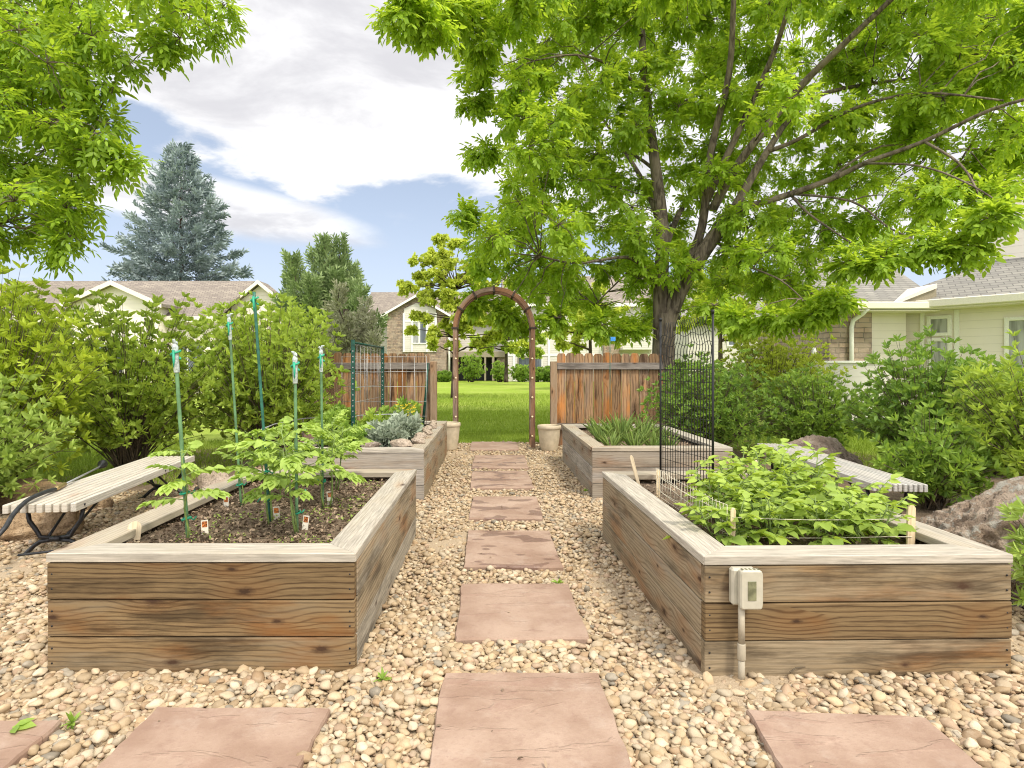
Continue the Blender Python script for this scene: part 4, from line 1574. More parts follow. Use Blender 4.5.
def black_trellis():
    a, b = Vector((1.16, 4.08, 0.38)), Vector((1.30, 3.50, 0.38))
    H = 1.145
    root = thing('wire_trellis', 'tall black wire trellis panel standing in the vegetable bed', 'trellis', (0, 0, 0))
    for p in (a, b):
        mb = MB()
        mb.tube([p - Vector((0, 0, 0.08)), p + Vector((0, 0, H * 0.5)), p + Vector((0, 0, H))], 0.0075, 8)
        mb.lathe([(0.010, 0), (0.010, 0.018), (0.004, 0.022)], tuple(p + Vector((0, 0, H - 0.006))), 8)
        mb.build('post', M['wire_black'], root)
    mb = MB()
    n = 19
    u = (b - a)
    perp = Vector((u.y, -u.x, 0)).normalized()
    for i in range(1, n):
        p = a.lerp(b, i / n)
        pts = []
        for k in range(31):
            z = 0.04 + (H - 0.06) * k / 30
            f = max(0, (z - H * 0.72) / (H * 0.28))
            pts.append(p + Vector((0, 0, z)) + (u.normalized() * 0.008 * math.sin(z * 62 + i * 0.35) + perp * 0.025 * math.sin(f * 5 + i * 0.2)) * (f ** 0.6 if f > 0 else 0))
        mb.tube(pts, 0.0024, 5)
    for z in [0.06 + 0.075 * k for k in range(11)]:
        mb.tube([a + Vector((0, 0, z)), b + Vector((0, 0, z))], 0.0018, 5)
    for z in (0.90, 0.97, 1.03):
        pts = [a.lerp(b, k / 20) + Vector((0, 0, z + 0.012 * math.sin(k * 1.1))) for k in range(21)]
        mb.tube(pts, 0.0018, 5)
    mb.build('wire_mesh', M['wire_black'], root)


black_trellis()

# ------------------------------------------------------------------ back left bed: trellis, post, herbs, stones
t = thing('green_trellis', 'dark green metal post trellis with a top bar in the herb bed', 'trellis', (0, 0, 0))
PA, PB = Vector((-1.50, 6.57, 0.38)), Vector((-1.44, 8.05, 0.38))
for p, h in ((PA, 1.13), (PB, 1.11)):
    mb = MB()
    mb.box(p.x - 0.022, p.x + 0.022, p.y - 0.004, p.y + 0.004, p.z - 0.05, p.z + h, 0.0)
    mb.box(p.x - 0.004, p.x + 0.004, p.y + 0.0045, p.y + 0.03, p.z - 0.05, p.z + h, 0.0)
    pst = mb.build('post', M['green_metal'], t)
    q = MB()
    for k in range(16):
        z = p.z + 0.1 + k * 0.06
        q.box(p.x - 0.006, p.x + 0.006, p.y - 0.0085, p.y - 0.0045, z, z + 0.012, 0.0)
    q.build('studs', M['wire_pale'], pst)
mb = MB()
mb.tube([PA + Vector((0, 0, 1.10)), PB + Vector((0, 0, 1.09))], 0.012, 8)
mb.build('top_bar', M['green_metal'], t)
mb = MB()
mb.tube([PA + Vector((0, 0, 0.9)), PA + Vector((0.0, 0.02, 1.1)), PB + Vector((0, 0, 1.0))], 0.003, 5)
for k in range(7):
    mb.tube([PA + Vector((0.0, 0.01, 0.12 + k * 0.16)), PB + Vector((0, -0.01, 0.12 + k * 0.16))], 0.0022, 5)
for k in range(1, 9):
    q = PA.lerp(PB, k / 9)
    mb.tube([q + Vector((0, 0, 0.1)), q + Vector((0, 0, 1.08))], 0.0022, 5)
mb.build('wire_grid', M['wire_pale'], t)

mb = MB()
for k in range(5):
    mb.tube([(-2.0 + 0.0, 8.10, 0.55 + k * 0.2), (-0.86, 8.10, 0.55 + k * 0.2)], 0.003, 5)
for k in range(8):
    mb.tube([(-2.0 + k * 0.163, 8.105, 0.36), (-2.0 + k * 0.163, 8.105, 1.36)], 0.003, 5)
tag(mb.build('wire_trellis', M['wire_pale']), 'galvanised square wire panel standing before the left fence', 'wire panel')
mb = MB()
mb.tube([(-0.92, 8.15, 0.36), (-0.87, 8.2, 0.9), (-0.85, 8.22, 1.27)], [0.022, 0.018, 0.010], 8)
tag(mb.build('fence_stake', M['green_metal']), 'single dark green metal stake leaning by the end post of the left fence', 'stake')
mb = MB()
mb.tube([(-2.15, 6.9, 0.36), (-2.15, 6.9, 0.62), (-2.15, 6.0, 0.64), (-2.15, 5.6, 0.62)], 0.006, 6)
mb.tube([(-2.15, 6.9, 0.62), (-1.2, 7.0, 0.66), (-0.95, 7.02, 0.66)], 0.006, 6)
tag(mb.build('support_rail', M['wire_pale']), 'thin grey metal support rail over the rear herb bed', 'support rail')
mb = MB()
mb.tube([(1.78, 8.9, 0.0), (1.78, 8.9, 1.0), (1.78, 8.9, 1.67)], 0.006, 6)
p = thing('marker_flag', 'thin blue-green rod with a scrap of blue before the right fence', 'garden flag', (0, 0, 0))
mb.build('rod', M['dark_green_stake'], p)
mb = MB()
mb.box(1.79, 1.86, 8.895, 8.899, 1.60, 1.66, 0.0)
mb.build('cloth', M['blue'], p)


def herb_tpl(n, W, lift, seed):
    return whorl_tpl(n, 1.0, W, lift, seed)


HB = [(-1.05, 6.0, .30, 'leaf_sage', 0.10, 'silvery herb clump beside the stones at the front of the rear bed'), (-0.92, 6.5, .28, 'leaf_sage', 0.10, 'silvery herb clump in the middle beside the row of stones'),
      (-1.0, 7.1, .30, 'leaf_sage', 0.09, 'silvery herb clump toward the far end of the herb bed'), (-1.25, 6.3, .34, 'leaf_potato', 0.08, 'yellow-green leafy herb next to the silvery clumps'),
      (-1.62, 6.1, .40, 'leaf_mid', 0.08, 'green leafy herb at the foot of the green trellis post'), (-1.70, 6.9, .42, 'leaf_mid', 0.085, 'green leafy herb left of the green trellis'),
      (-1.25, 7.2, .36, 'leaf_tomato', 0.08, 'pale green herb behind the green trellis post'), (-1.1, 7.8, .40, 'leaf_mid', 0.085, 'green herb close before the fence'), (-1.35, 5.75, .26, 'leaf_mid', 0.075, 'low green herb at the front rim of the rear bed')]
for i, (x, y, h, mt, lf, lab) in enumerate(HB):
    shrub(lab, (x, y, 0.39), 0.20, 0.20, h, 34, lf, mt, 0.0, 'herbs in the rear left bed', 0.42, 200 + i, 'herb_plant', 4, 0.003, 0.05, 'herb', 'green_stem')
fr = shrub('yellow flowering herb in the middle of the herb bed', (-0.98, 7.0, 0.39), 0.12, 0.12, 0.42, 16, 0.06, 'leaf_mid', 0.0, 'herbs in the rear left bed', 0.4, 231, 'flowering_herb', 3, 0.003, 0.04, 'herb', 'green_stem')
fo = Foliage()
q = rng.normal(0, 0.06, (24, 3))
q[:, 2] = 0.34 + rng.normal(0, 0.035, 24)
fo.add(whorl_tpl(5, 1.0, 0.6, 1.1, 3), q, np.tile([0, 0, 1.0], (24, 1)) + rng.normal(0, 0.3, (24, 3)), S=rng.uniform(0.018, 0.03, 24))
fo.build('blossoms', M['flower'], fr)['kind'] = 'stuff'


def rock(name, label, loc, size, mat, seed, group=None, rz=0.0, sub=4, rough=0.35, cat='rock'):
    bm = bmesh.new()
    bmesh.ops.create_icosphere(bm, subdivisions=sub, radius=1.0)
    o = Vector((seed * 2.3, seed * 5.1, seed))
    for v in bm.verts:
        d = v.co.normalized()
        f = 1 + rough * mnoise.noise(d * 1.1 + o) + rough * 0.5 * mnoise.noise(d * 2.7 + o)
        det = 0.24 * abs(mnoise.noise(d * 6 + o)) + 0.15 * mnoise.noise(d * 14 + o) + 0.09 * mnoise.noise(d * 33 + o) + 0.05 * mnoise.noise(d * 70 + o)
        # planar facets
        for q in range(5):
            nn = Vector((math.sin(q * 2.1 + seed), math.cos(q * 1.3 + seed * 2), math.sin(q * 3.7 + seed * 1.7) * 0.7 + 0.3)).normalized()
            dd = d.dot(nn) * f
            if dd > 0.72:
                f *= 1 - 0.75 * (dd - 0.72) / dd
        f -= rough * det
        v.co = Vector((d.x * f * size[0], d.y * f * size[1], d.z * f * size[2]))
    me = bpy.data.meshes.new(name)
    bm.to_mesh(me)
    bm.free()
    for p in me.polygons:
        p.use_smooth = sub >= 4
    me.materials.append(mat)
    ob = link(bpy.data.objects.new(name, me))
    ob.location = loc
    ob.rotation_euler = (0, 0, rz)
    return tag(ob, label, cat, group)


slab = ['closest to the front corner of the rim', 'second from the front corner', 'third along the rim', 'fourth along the rim', 'fifth along the rim', 'last, at the far end of the rim']
for i in range(6):
    rock('rim_stone', 'pale stone on the herb bed rim, ' + slab[i], (-0.70 - 0.02 * (i % 2), 5.85 + i * 0.36, BH + 0.028), (0.075 - 0.004 * i, 0.06, 0.045), M['pale_rock'], 60 + i, 'stones on the rim of the herb bed', sub=3)
rock('rim_stone', 'larger reddish stone lying in the front corner of the herb bed', (-0.83, 5.66, BH + 0.02), (0.12, 0.08, 0.05), M['pale_rock'], 71, sub=3)
rock('rim_stone', 'dark stone on the front rim of the herb bed', (-1.13, 5.60, BH + 0.02), (0.10, 0.06, 0.05), M['boulder_grey'], 72, sub=3)

rock('boulder', 'big lichen-covered pinkish boulder beside the right rim of the vegetable bed', (3.05, 3.45, 0.02), (0.80, 0.56, 0.47), M['boulder'], 3, sub=6, rough=0.5)
rock('boulder', 'dark grey-brown boulder at the far end of the grey bench', (3.78, 6.95, 0.05), (0.55, 0.36, 0.33), M['boulder_grey'], 8, sub=5)
rock('boulder', 'brown boulder lying under the white bench', (-3.25, 4.35, 0.04), (0.34, 0.24, 0.20), M['boulder_brown'], 5, sub=5)
rock('boulder', 'small reddish tan boulder behind the far end of the white bench', (-2.52, 5.55, 0.10), (0.19, 0.16, 0.17), M['pale_rock'], 6, sub=4)
rock('boulder', 'flat brown boulder at the edge of the left lawn', (-3.75, 5.1, 0.05), (0.5, 0.25, 0.22), M['boulder_brown'], 11, sub=4)
rock('boulder', 'low tan boulder behind the big lichen boulder', (3.85, 3.95, 0.03), (0.5, 0.42, 0.36), M['boulder'], 14, sub=4)

# onions in the back right bed


def onion(label, x, y, h, seed):
    random.seed(seed)
    root = thing('onion_clump', label, 'onion', (x, y, 0.39), 0, 'onion tops in the rear right bed')
    fo = Foliage()
    n = 40
    a = rng.uniform(0, 2 * PI, n)
    k = rng.uniform(0.05, 0.75, n)
    D = np.stack([np.cos(a) * k, np.sin(a) * k, np.ones(n)], 1)
    P = np.stack([np.cos(a) * 0.04, np.sin(a) * 0.04, np.full(n, -0.01)], 1) * rng.random((n, 1))
    fo.add(leaf_tpl(1.0, 0.032, 0.3, 0.28), P, D, S=h * rng.uniform(0.6, 1.2, n))
    fo.build('blades', M['leaf_onion'], root)


ow = ['at the front left', 'front row, second from the left', 'in the middle of the front row', 'front row right', 'at the left rim, middle', 'tallest in the middle', 'right of the tallest', 'by the trellis side', 'rear left', 'rear middle', 'rear right']
for i, (x, y, h) in enumerate([(1.22, 6.0, .24), (1.42, 5.9, .28), (1.62, 5.95, .25), (1.8, 6.0, .25), (1.2, 6.5, .28), (1.4, 6.5, .40), (1.62, 6.45, .36), (1.86, 6.6, .25), (1.3, 7.1, .3), (1.55, 7.1, .34), (1.8, 7.2, .3)]):
    onion('grassy green onion clump ' + ow[i], x, y, h * 0.8, 300 + i)

# weeds and bits in the gravel
for i, (px, py, lab) in enumerate([(383, 682, 'tiny green weed in the gravel left of the nearest central flagstone'), (72, 726, 'tiny weed beside the flagstone with a green leaf'), (585, 492, 'small yellow-green weed by the side of the onion bed'),
                                   (558, 585, 'tiny weed between the second and third central flagstones'), (710, 668, 'tiny weed at the corner of the pale bed')]):
    p = on(px, py)
    root = thing('gravel_weed', lab, 'weed', p, 0, 'weeds in the gravel')
    fo = Foliage()
    n = 16
    D = rdir(n) * np.array([1, 1, 0.6]) + np.array([0, 0, 0.5])
    fo.add(leaf_tpl(1.0, 0.3), np.zeros((n, 3)) + np.array([0, 0, 0.01]), D, S=rng.uniform(0.025, 0.05, n))
    fo.build('leaves', M['leaf_mid'], root)
fo = Foliage()
fo.add(leaf_tpl(1.0, 0.6, 0.1, 0.05), [(0, 0, 0), (0.01, 0, 0.004), (0.01, 0, 0.002)], [(1, 0.1, 0.05), (0.7, 0.8, 0.1), (0.6, -0.8, 0.1)], S=[0.075, 0.055, 0.05])
o = fo.build('fallen_leaf', M['leaf_mid'])
o.location = on(12, 727, 0.03)
tag(o, 'bright green fallen leaf on the corner of a flagstone', 'leaf')
mb = MB()
for px, py, a, l in [(790, 672, 0.6, .2), (655, 690, 0.9, .07)]:
    p = on(px, py, 0.03)
    d = Vector((math.cos(a), math.sin(a), 0)) * l
    mb.tube(bez(p, p + d, 0.02, 5, 0.03), [0.003, 0.0026, 0.0024, 0.002, 0.001], 5)
o = mb.build('fallen_twigs', M['twig'])
tag(o, 'dry brown twigs scattered on the gravel', 'twigs', kind='stuff')
fo = Foliage()
n = 260
x, y = rng.uniform(-3.2, 2.6, n), rng.uniform(1.6, 8.5, n)
ok = poly_mask(x, y, GRAVEL) & ~in_beds(x, y, 0.01)
P = np.stack([x, y, np.full(n, 0.026)], 1)[ok]
D = rdir(len(P)) * np.array([1, 1, 0.25])
fo.add(leaf_tpl(1.0, 0.4, 0.4, 0.2), P, D, S=rng.uniform(0.010, 0.030, len(P)))
tag(fo.build('leaf_litter', M['chip']), 'small dry brown leaf bits scattered on gravel and flagstones', 'leaf litter', kind='stuff')
fo = Foliage()
n = 1500
x = rng.uniform(-1.5, -0.62, n)
y = rng.uniform(2.5, 4.2, n)
nz = vnoise(x, y, 3.0, 9.0)
ok = nz > 0.05
P = np.stack([x, y, np.full(n, 0.40) + rng.uniform(0.0, 0.02, n)], 1)[ok]
D = rdir(len(P)) * np.array([1, 1, 0.4]) + np.array([0, 0, 0.35])
fo.add(leaf_tpl(1.0, 0.5), P, D, S=rng.uniform(0.010, 0.022, len(P)))
tag(fo.build('seedlings', M['leaf_tomato']), 'tiny green seedlings sprinkled over the soil of the tomato bed', 'seedlings', kind='stuff')

# ------------------------------------------------------------------ shrubs
shrub('large rounded bright green shrub behind the middle of the white bench', (-4.15, 6.9, 0), 1.35, 1.1, 2.15, 430, 0.092, 'leaf_bush', 0.03, 'shrubs along the left border', 0.42, 1)
shrub('large shrub with bare dark stems showing at its base, next to the left fence', (-2.75, 7.45, 0), 1.05, 0.9, 2.15, 390, 0.092, 'leaf_bush', 0.05, 'shrubs along the left border', 0.42, 2)
shrub('yellow-green shrub with upright shoots at the left edge, behind the bench end', (-4.55, 5.5, 0), 1.05, 0.9, 2.35, 330, 0.09, 'leaf_bush_yellow', 0.02, 'shrubs along the left border', 0.36, 3)
shrub('low loose pale green shrub at the left edge behind the white bench', (-4.3, 4.8, 0), 0.95, 0.7, 1.25, 210, 0.085, 'leaf_pale', 0.0, 'shrubs along the left border', 0.42, 4)
shrub('broad green shrub far left behind the yellow one', (-6.2, 7.6, 0), 1.4, 1.2, 2.3, 240, 0.11, 'leaf_bush', 0.05, 'shrubs along the left border', 0.42, 5)
shrub('tall airy green shrub behind the left fence', (-3.6, 9.6, 0), 1.2, 1.0, 2.5, 240, 0.11, 'leaf_bush', 0.08, 'shrubs along the left border', 0.42, 6)

shrub('dark fine-leaved shrub behind the onion bed', (2.95, 8.05, 0), 1.0, 0.8, 1.5, 360, 0.072, 'leaf_dark', 0.03, 'shrubs along the right border', 0.38, 11)
shrub('dark green shrub in the middle of the right border', (4.25, 7.9, 0), 0.75, 0.6, 1.35, 240, 0.078, 'leaf_mid', 0.04, 'shrubs along the right border', 0.38, 12)
shrub('tall dark green shrub beside the grey boulder', (4.6, 6.3, 0), 0.80, 0.7, 1.62, 300, 0.088, 'leaf_dark', 0.04, 'shrubs along the right border', 0.36, 13)
shrub('yellow-green open shrub at the right edge behind the lichen boulder', (4.7, 5.0, 0), 0.9, 0.75, 1.5, 310, 0.085, 'leaf_bush', 0.05, 'shrubs along the right border', 0.34, 14)
shrub('bushy green shrub at the far right in front of the cream house', (5.9, 6.9, 0), 0.9, 0.8, 1.4, 260, 0.09, 'leaf_mid', 0.04, 'shrubs along the right border', 0.36, 15)
shrub('pale narrow-leaved shrub at the right corner of the vegetable bed', (2.72, 2.75, 0), 0.36, 0.34, 0.66, 70, 0.075, 'leaf_pale', 0.04, 'shrubs along the right border', 0.28, 16)
shrub('low dark green shrub between the grey bench and the lichen boulder', (3.85, 5.2, 0), 0.5, 0.45, 0.85, 150, 0.08, 'leaf_mid', 0.02, 'shrubs along the right border', 0.34, 17)
shrub('bright yellow-green shrub in front of the white patio wall', (5.9, 12.5, 0), 1.5, 0.9, 2.15, 340, 0.10, 'leaf_lime', 0.05, 'shrubs near the houses', 0.42, 18)
shrub('dark green shrub close behind the tree trunk', (3.6, 11.3, 0), 0.9, 0.8, 1.5, 170, 0.09, 'leaf_dark', 0.04, 'shrubs near the houses', 0.4, 19)
for i, (px, Y, r, h, m, lab) in enumerate([(471, 52, 1.3, 2.7, 'leaf_mid', 'tall green shrub beside the dark porch of the brick house'), (500, 52, 0.9, 1.9, 'leaf_mid', 'shrub right of the dark porch door'), (521, 53, 1.0, 1.6, 'leaf_mid', 'grey-green shrub under the far ground floor window'),
                                           (536, 53, 1.2, 1.4, 'leaf_dark', 'dark low shrub at the far lawn edge'), (550, 53, 1.2, 1.5, 'leaf_dark', 'dark low shrub rightmost at the far lawn edge'), (443, 53, 0.9, 1.0, 'leaf_dark', 'small dark shrub at the corner of the brick house')]):
    shrub(lab, ((px - CX) * Y / F, Y, -0.03), r, r * 0.8, h, 90, 0.22, m, 0.0, 'shrubs by the far houses', 0.5, 30 + i, stem_r=0.02, base_r=0.3)

# ------------------------------------------------------------------ ash tree


def zp(x, y, Y):
    return at(x / 1.641 + 400, y / 1.641, Y)


LIMB_K = 0.86


def limb(pts, r0, r1, k=4):
    P = smooth_path(pts, k)
    n = len(P)
    return (P, [LIMB_K * (r0 + (r1 - r0) * (i / (n - 1)) ** 0.8) for i in range(n)])


D0 = 10.6
ash = thing('ash_tree', 'large spreading green ash tree with a forked trunk behind the right fence', 'tree', (0, 0, 0))
base = at(663, 440, D0)
base.z = -0.1
limbs = [
    limb([base, base + Vector((0.0, 0, 0.35)), zp(432, 590, D0), zp(433, 545, D0), zp(433, 515, D0)], 0.26, 0.20),
    limb([zp(429, 540, D0), zp(428, 470, D0), zp(431, 380, D0 + .1), zp(420, 280, D0 + .3), zp(404, 160, D0 + .6), zp(398, 80, D0 + .8), zp(393, -40, D0 + 1.0), zp(385, -180, D0 + 1.2)], 0.175, 0.05),
    limb([zp(436, 540, D0), zp(455, 485, D0 - .1), zp(500, 410, D0 - .2), zp(548, 345, D0 - .3)], 0.185, 0.135),
    limb([zp(548, 345, D0 - .3), zp(620, 325, D0 - .5), zp(700, 297, D0 - .9), zp(770, 265, D0 - 1.3), zp(860, 232, D0 - 1.8), zp(970, 180, D0 - 2.4), zp(1080, 150, D0 - 3)], 0.075, 0.02),
    limb([zp(548, 345, D0 - .3), zp(572, 300, D0 - .3), zp(605, 245, D0 - .2), zp(640, 195, D0), zp(700, 152, D0 + .2), zp(860, 128, D0 + .4), zp(1000, 133, D0 + .6)], 0.10, 0.02),
    limb([zp(600, 250, D0 - .2), zp(655, 228, D0 - .6), zp(740, 180, D0 - 1.1), zp(850, 153, D0 - 1.8), zp(990, 165, D0 - 2.6)], 0.05, 0.015),
    limb([zp(438, 530, D0), zp(470, 440, D0 + .1), zp(496, 370, D0 + .1), zp(510, 250, D0), zp(540, 120, D0 - .3), zp(548, -10, D0 - .6), zp(556, -140, D0 - .9)], 0.125, 0.035),
    limb([zp(503, 330, D0 + .1), zp(530, 270, D0 - .1), zp(565, 195, D0 - .4), zp(610, 95, D0 - .9), zp(635, 20, D0 - 1.3), zp(660, -90, D0 - 1.8)], 0.085, 0.03),
    limb([zp(512, 345, D0), zp(560, 262, D0 - .5), zp(650, 150, D0 - 1.0), zp(720, 80, D0 - 1.6), zp(800, 5, D0 - 2.2), zp(900, -90, D0 - 3)], 0.10, 0.03),
    limb([zp(428, 475, D0), zp(402, 442, D0 - .3), zp(370, 422, D0 - .6), zp(290, 432, D0 - 1.0), zp(230, 420, D0 - 1.2)], 0.06, 0.015),
    limb([zp(420, 455, D0), zp(395, 430, D0 + .4), zp(350, 470, D0 + .7), zp(320, 500, D0 + .9)], 0.035, 0.01),
    limb([zp(520, 395, D0), zp(550, 425, D0 - .4), zp(580, 440, D0 - .7), zp(625, 460, D0 - 1.0), zp(660, 490, D0 - 1.3)], 0.035, 0.01),
    limb([zp(640, 318, D0 - .5), zp(670, 350, D0 - .9), zp(720, 385, D0 - 1.3), zp(770, 420, D0 - 1.7)], 0.03, 0.01),
    limb([zp(640, 318, D0 - .5), zp(740, 330, D0 - 1.3), zp(800, 372, D0 - 2), zp(840, 390, D0 - 2.5)], 0.03, 0.01),
    limb([zp(860, 232, D0 - 1.8), zp(920, 270, D0 - 2.4), zp(955, 330, D0 - 3.0), zp(975, 380, D0 - 3.4)], 0.025, 0.008),
    limb([zp(760, 268, D0 - 1.3), zp(850, 272, D0 - 2.2), zp(930, 300, D0 - 3), zp(1010, 350, D0 - 3.5)], 0.025, 0.008),
    limb([zp(700, 297, D0 - .9), zp(790, 240, D0 - .6), zp(900, 245, D0 - .2), zp(1020, 240, D0)], 0.03, 0.008),
    limb([zp(402, 150, D0 + .6), zp(350, 110, D0), zp(290, 90, D0 - .6), zp(220, 100, D0 - 1.0)], 0.045, 0.012),
    limb([zp(420, 280, D0 + .3), zp(370, 250, D0 + .8), zp(300, 260, D0 + 1.2), zp(230, 290, D0 + 1.4)], 0.045, 0.012),
    limb([zp(398, 60, D0 + .8), zp(320, 0, D0 - .4), zp(220, -30, D0 - 1.8), zp(100, -20, D0 - 3.0)], 0.045, 0.012),
    limb([zp(430, 420, D0), zp(470, 330, D0 + 1.2), zp(540, 260, D0 + 2.4), zp(640, 200, D0 + 3.4)], 0.08, 0.02),
    limb([zp(431, 380, D0), zp(400, 300, D0 + 1.2), zp(350, 220, D0 + 2.4), zp(300, 150, D0 + 3.2)], 0.08, 0.02),
]
OUT_ASH = [(392, -60), (398, 8), (425, 12), (445, 45), (462, 30), (496, 62), (474, 92), (498, 130), (488, 165), (497, 196), (468, 208), (455, 236), (478, 262), (468, 300), (500, 318), (560, 328), (640, 338), (700, 312), (745, 330), (830, 322), (845, 296), (868, 262), (900, 268), (940, 250), (972, 258), (988, 236), (1002, 206), (1080, 196), (1080, -60)]
random.seed(77)
cl = []
for gy in range(-50, 345, 34):
    for gx in range(380, 1090, 38):
        for layer in range(3):
            px, py = gx + random.uniform(-16, 16), gy + random.uniform(-15, 15)
            r = random.uniform(0.45, 0.70)
            low = py > 230
            if layer == 2 and random.random() < 0.35:
                continue
            if layer != 1:
                Y = random.uniform(9.8, 13.4) if px < 900 else random.uniform(8.5, 11.5)
            else:
                Y = random.uniform(7.4, 9.6) if not low else random.uniform(8.4, 10.2)
            rp = r * F / Y * 0.80
            if not all(in_poly(px + dx_ * rp, py + dy_ * rp, OUT_ASH) for dx_, dy_ in ((-1, 0), (1, 0), (0, 1))):
                continue
            # gaps where branches and sky show
            if layer == 1 and random.random() < 0.34:
                continue
            # open middle under the crown where the limbs are seen
            if layer == 1 and (640 < px < 790 and 170 < py < 350 or 570 < px < 990 and -10 < py < 280 and random.random() < 0.95):
                continue
            cl.append((at(px, py, Y), r))
# small edge sprigs
for px, py, Y in [(405, 15, 7.0), (432, 25, 7.2), (418, -5, 7.0), (448, 15, 7.5), (478, 40, 8.0), (470, 15, 8), (478, 70, 9), (486, 150, 9.5), (474, 100, 9.3), (462, 215, 10), (480, 262, 10), (478, 300, 9.8), (505, 312, 9.8), (560, 318, 9.8), (600, 325, 10), (630, 330, 10.2),
                  (715, 305, 9.5), (740, 318, 9.0), (780, 318, 8.6), (815, 314, 8.4), (838, 300, 8.2), (850, 262, 7.6), (885, 256, 7.4), (930, 245, 7.2), (965, 250, 7.0), (990, 218, 6.8), (520, 322, 10)]:
    cl.append((at(px, py, Y), 0.30))
for k in range(34):     # the top of the crown, above the picture
    a = random.uniform(0, 2 * PI)
    q = random.random() ** 0.5
    cl.append((Vector((4.2 + math.cos(a) * 4.6 * q, 10.6 + math.sin(a) * 3.6 * q, 8.2 + 2.6 * (1 - q * q) + random.uniform(-.5, .5))), 0.8))
clusters_to_tree(ash, limbs, cl, M['leaf_ash'], M['bark'], ASH, twigs=13, sprays=10, scale=0.82, conn_r=0.012)

# ------------------------------------------------------------------ tree at the upper left
lt = thing('ash_tree', 'bright green ash tree whose leafy branches hang in from the upper left', 'tree', (0, 0, 0))
tb = Vector((-6.9, 6.6, -0.1))
ll = [limb([tb, tb + Vector((0.05, 0, 1.2)), tb + Vector((0.15, -.05, 2.4))], 0.24, 0.18),
      limb([tb + Vector((0.15, -.05, 2.3)), (-6.2, 6.4, 3.6), (-5.4, 6.1, 4.6), (-4.4, 5.8, 5.2), (-3.2, 5.6, 5.3), (-2.5, 5.5, 5.1)], 0.13, 0.02),
      limb([tb + Vector((0.15, -.05, 2.3)), (-6.4, 6.2, 3.2), (-5.7, 6.0, 3.6), (-4.9, 5.9, 3.7), (-4.0, 5.8, 3.3)], 0.10, 0.02),
      limb([tb + Vector((0.12, -.05, 2.0)), (-6.3, 6.1, 2.6), (-5.6, 6.0, 2.8), (-4.9, 5.9, 2.6)], 0.07, 0.015),
      limb([tb + Vector((0.15, -.05, 2.3)), (-6.9, 6.5, 4.2), (-6.7, 6.5, 6.2), (-6.4, 6.4, 8.0)], 0.15, 0.03)]
OUT_L = [(-160, -60), (236, -60), (234, 12), (216, 30), (195, 36), (170, 48), (148, 52), (122, 70), (98, 74), (104, 92), (88, 104), (112, 125), (140, 160), (116, 182), (84, 182), (88, 210), (70, 224), (78, 238), (52, 258), (0, 262), (-160, 270)]
random.seed(91)
cl = []
for gy in range(-50, 262, 26):
    for gx in range(-150, 240, 28):
        for layer in range(2):
            px, py = gx + random.uniform(-12, 12), gy + random.uniform(-12, 12)
            r = random.uniform(0.22, 0.36)
            Y = random.uniform(5.2, 6.0) if layer else random.uniform(6.0, 7.4)
            rp = r * F / Y * 0.72
            if not all(in_poly(px + dx_ * rp, py + dy_ * rp, OUT_L) for dx_, dy_ in ((-1, 0), (1, 0), (0, 1))):
                continue
            if random.random() < (0.30 if layer else 0.10):
                continue
            cl.append((at(px, py, Y), r))
for px, py in [(222, 8), (205, 25), (180, 38), (155, 45), (128, 60), (100, 80), (88, 98), (128, 158), (112, 166), (100, 150), (78, 178), (80, 205), (66, 222), (72, 236), (60, 250), (104, 124)]:
    cl.append((at(px, py, 5.6), 0.15))
for k in range(16):
    cl.append((Vector((random.uniform(-9, -5), random.uniform(5, 8.5), random.uniform(5.6, 8.5))), 0.7))
clusters_to_tree(lt, ll, cl, M['leaf_ash_left'], M['bark'], ASHF, twigs=7, sprays=5, scale=0.80, conn_r=0.010)

# ------------------------------------------------------------------ young trees beyond the arch


def small_tree(label, base, trunk_top, clusters, mat, scale, tr=0.06, twigs=10, sprays=8, tpl=None, name='young_tree', barkm='bark_dark'):
    root = thing(name, label, 'tree', (0, 0, 0))
    b, t = Vector(base), Vector(trunk_top)
    limbs_ = [limb([b - Vector((0, 0, .1)), b.lerp(t, 0.4) + Vector((0.02, 0, 0)), t], tr, tr * 0.35)]
    clusters_to_tree(root, limbs_, clusters, M[mat], M[barkm], tpl or ASH, twigs, sprays, scale, conn_r=tr * 0.35)
    return root


LOBE = [whorl_tpl(6, 0.18, 0.62, 1.0, s) for s in range(3)]
Y = 24.0
cs = [(at(px, py, Y + random.uniform(-.8, .8)), r) for px, py, r in [(418, 275, .5), (405, 290, .4), (432, 262, .5), (448, 285, .6), (428, 300, .45), (412, 330, .35), (436, 330, .35), (424, 318, .4), (455, 305, .6), (445, 255, .5), (470, 268, .6), (462, 330, .5),
                                                                 (475, 300, .6), (440, 240, .45), (416, 260, .35), (404, 285, .3), (486, 320, .6), (432, 345, .3), (455, 345, .45), (500, 335, .5), (520, 345, .5), (508, 310, .6), (526, 320, .5), (490, 285, .6), (478, 345, .4), (410, 288, .3), (425, 283, .4)]]
random.seed(31)
for k in range(46):
    px, py = random.gauss(462, 26), random.gauss(300, 30)
    if 405 < px < 540 and 240 < py < 350:
        cs.append((at(px, py, Y + random.uniform(-1.2, 1.2)), random.uniform(.25, .5)))
small_tree('young lime green tree on the lawn behind the left arch post', at(452, 397, Y), at(455, 290, Y), cs, 'leaf_lime', 0.9, 0.085, 10, 7, LOBE)
Y = 44.0
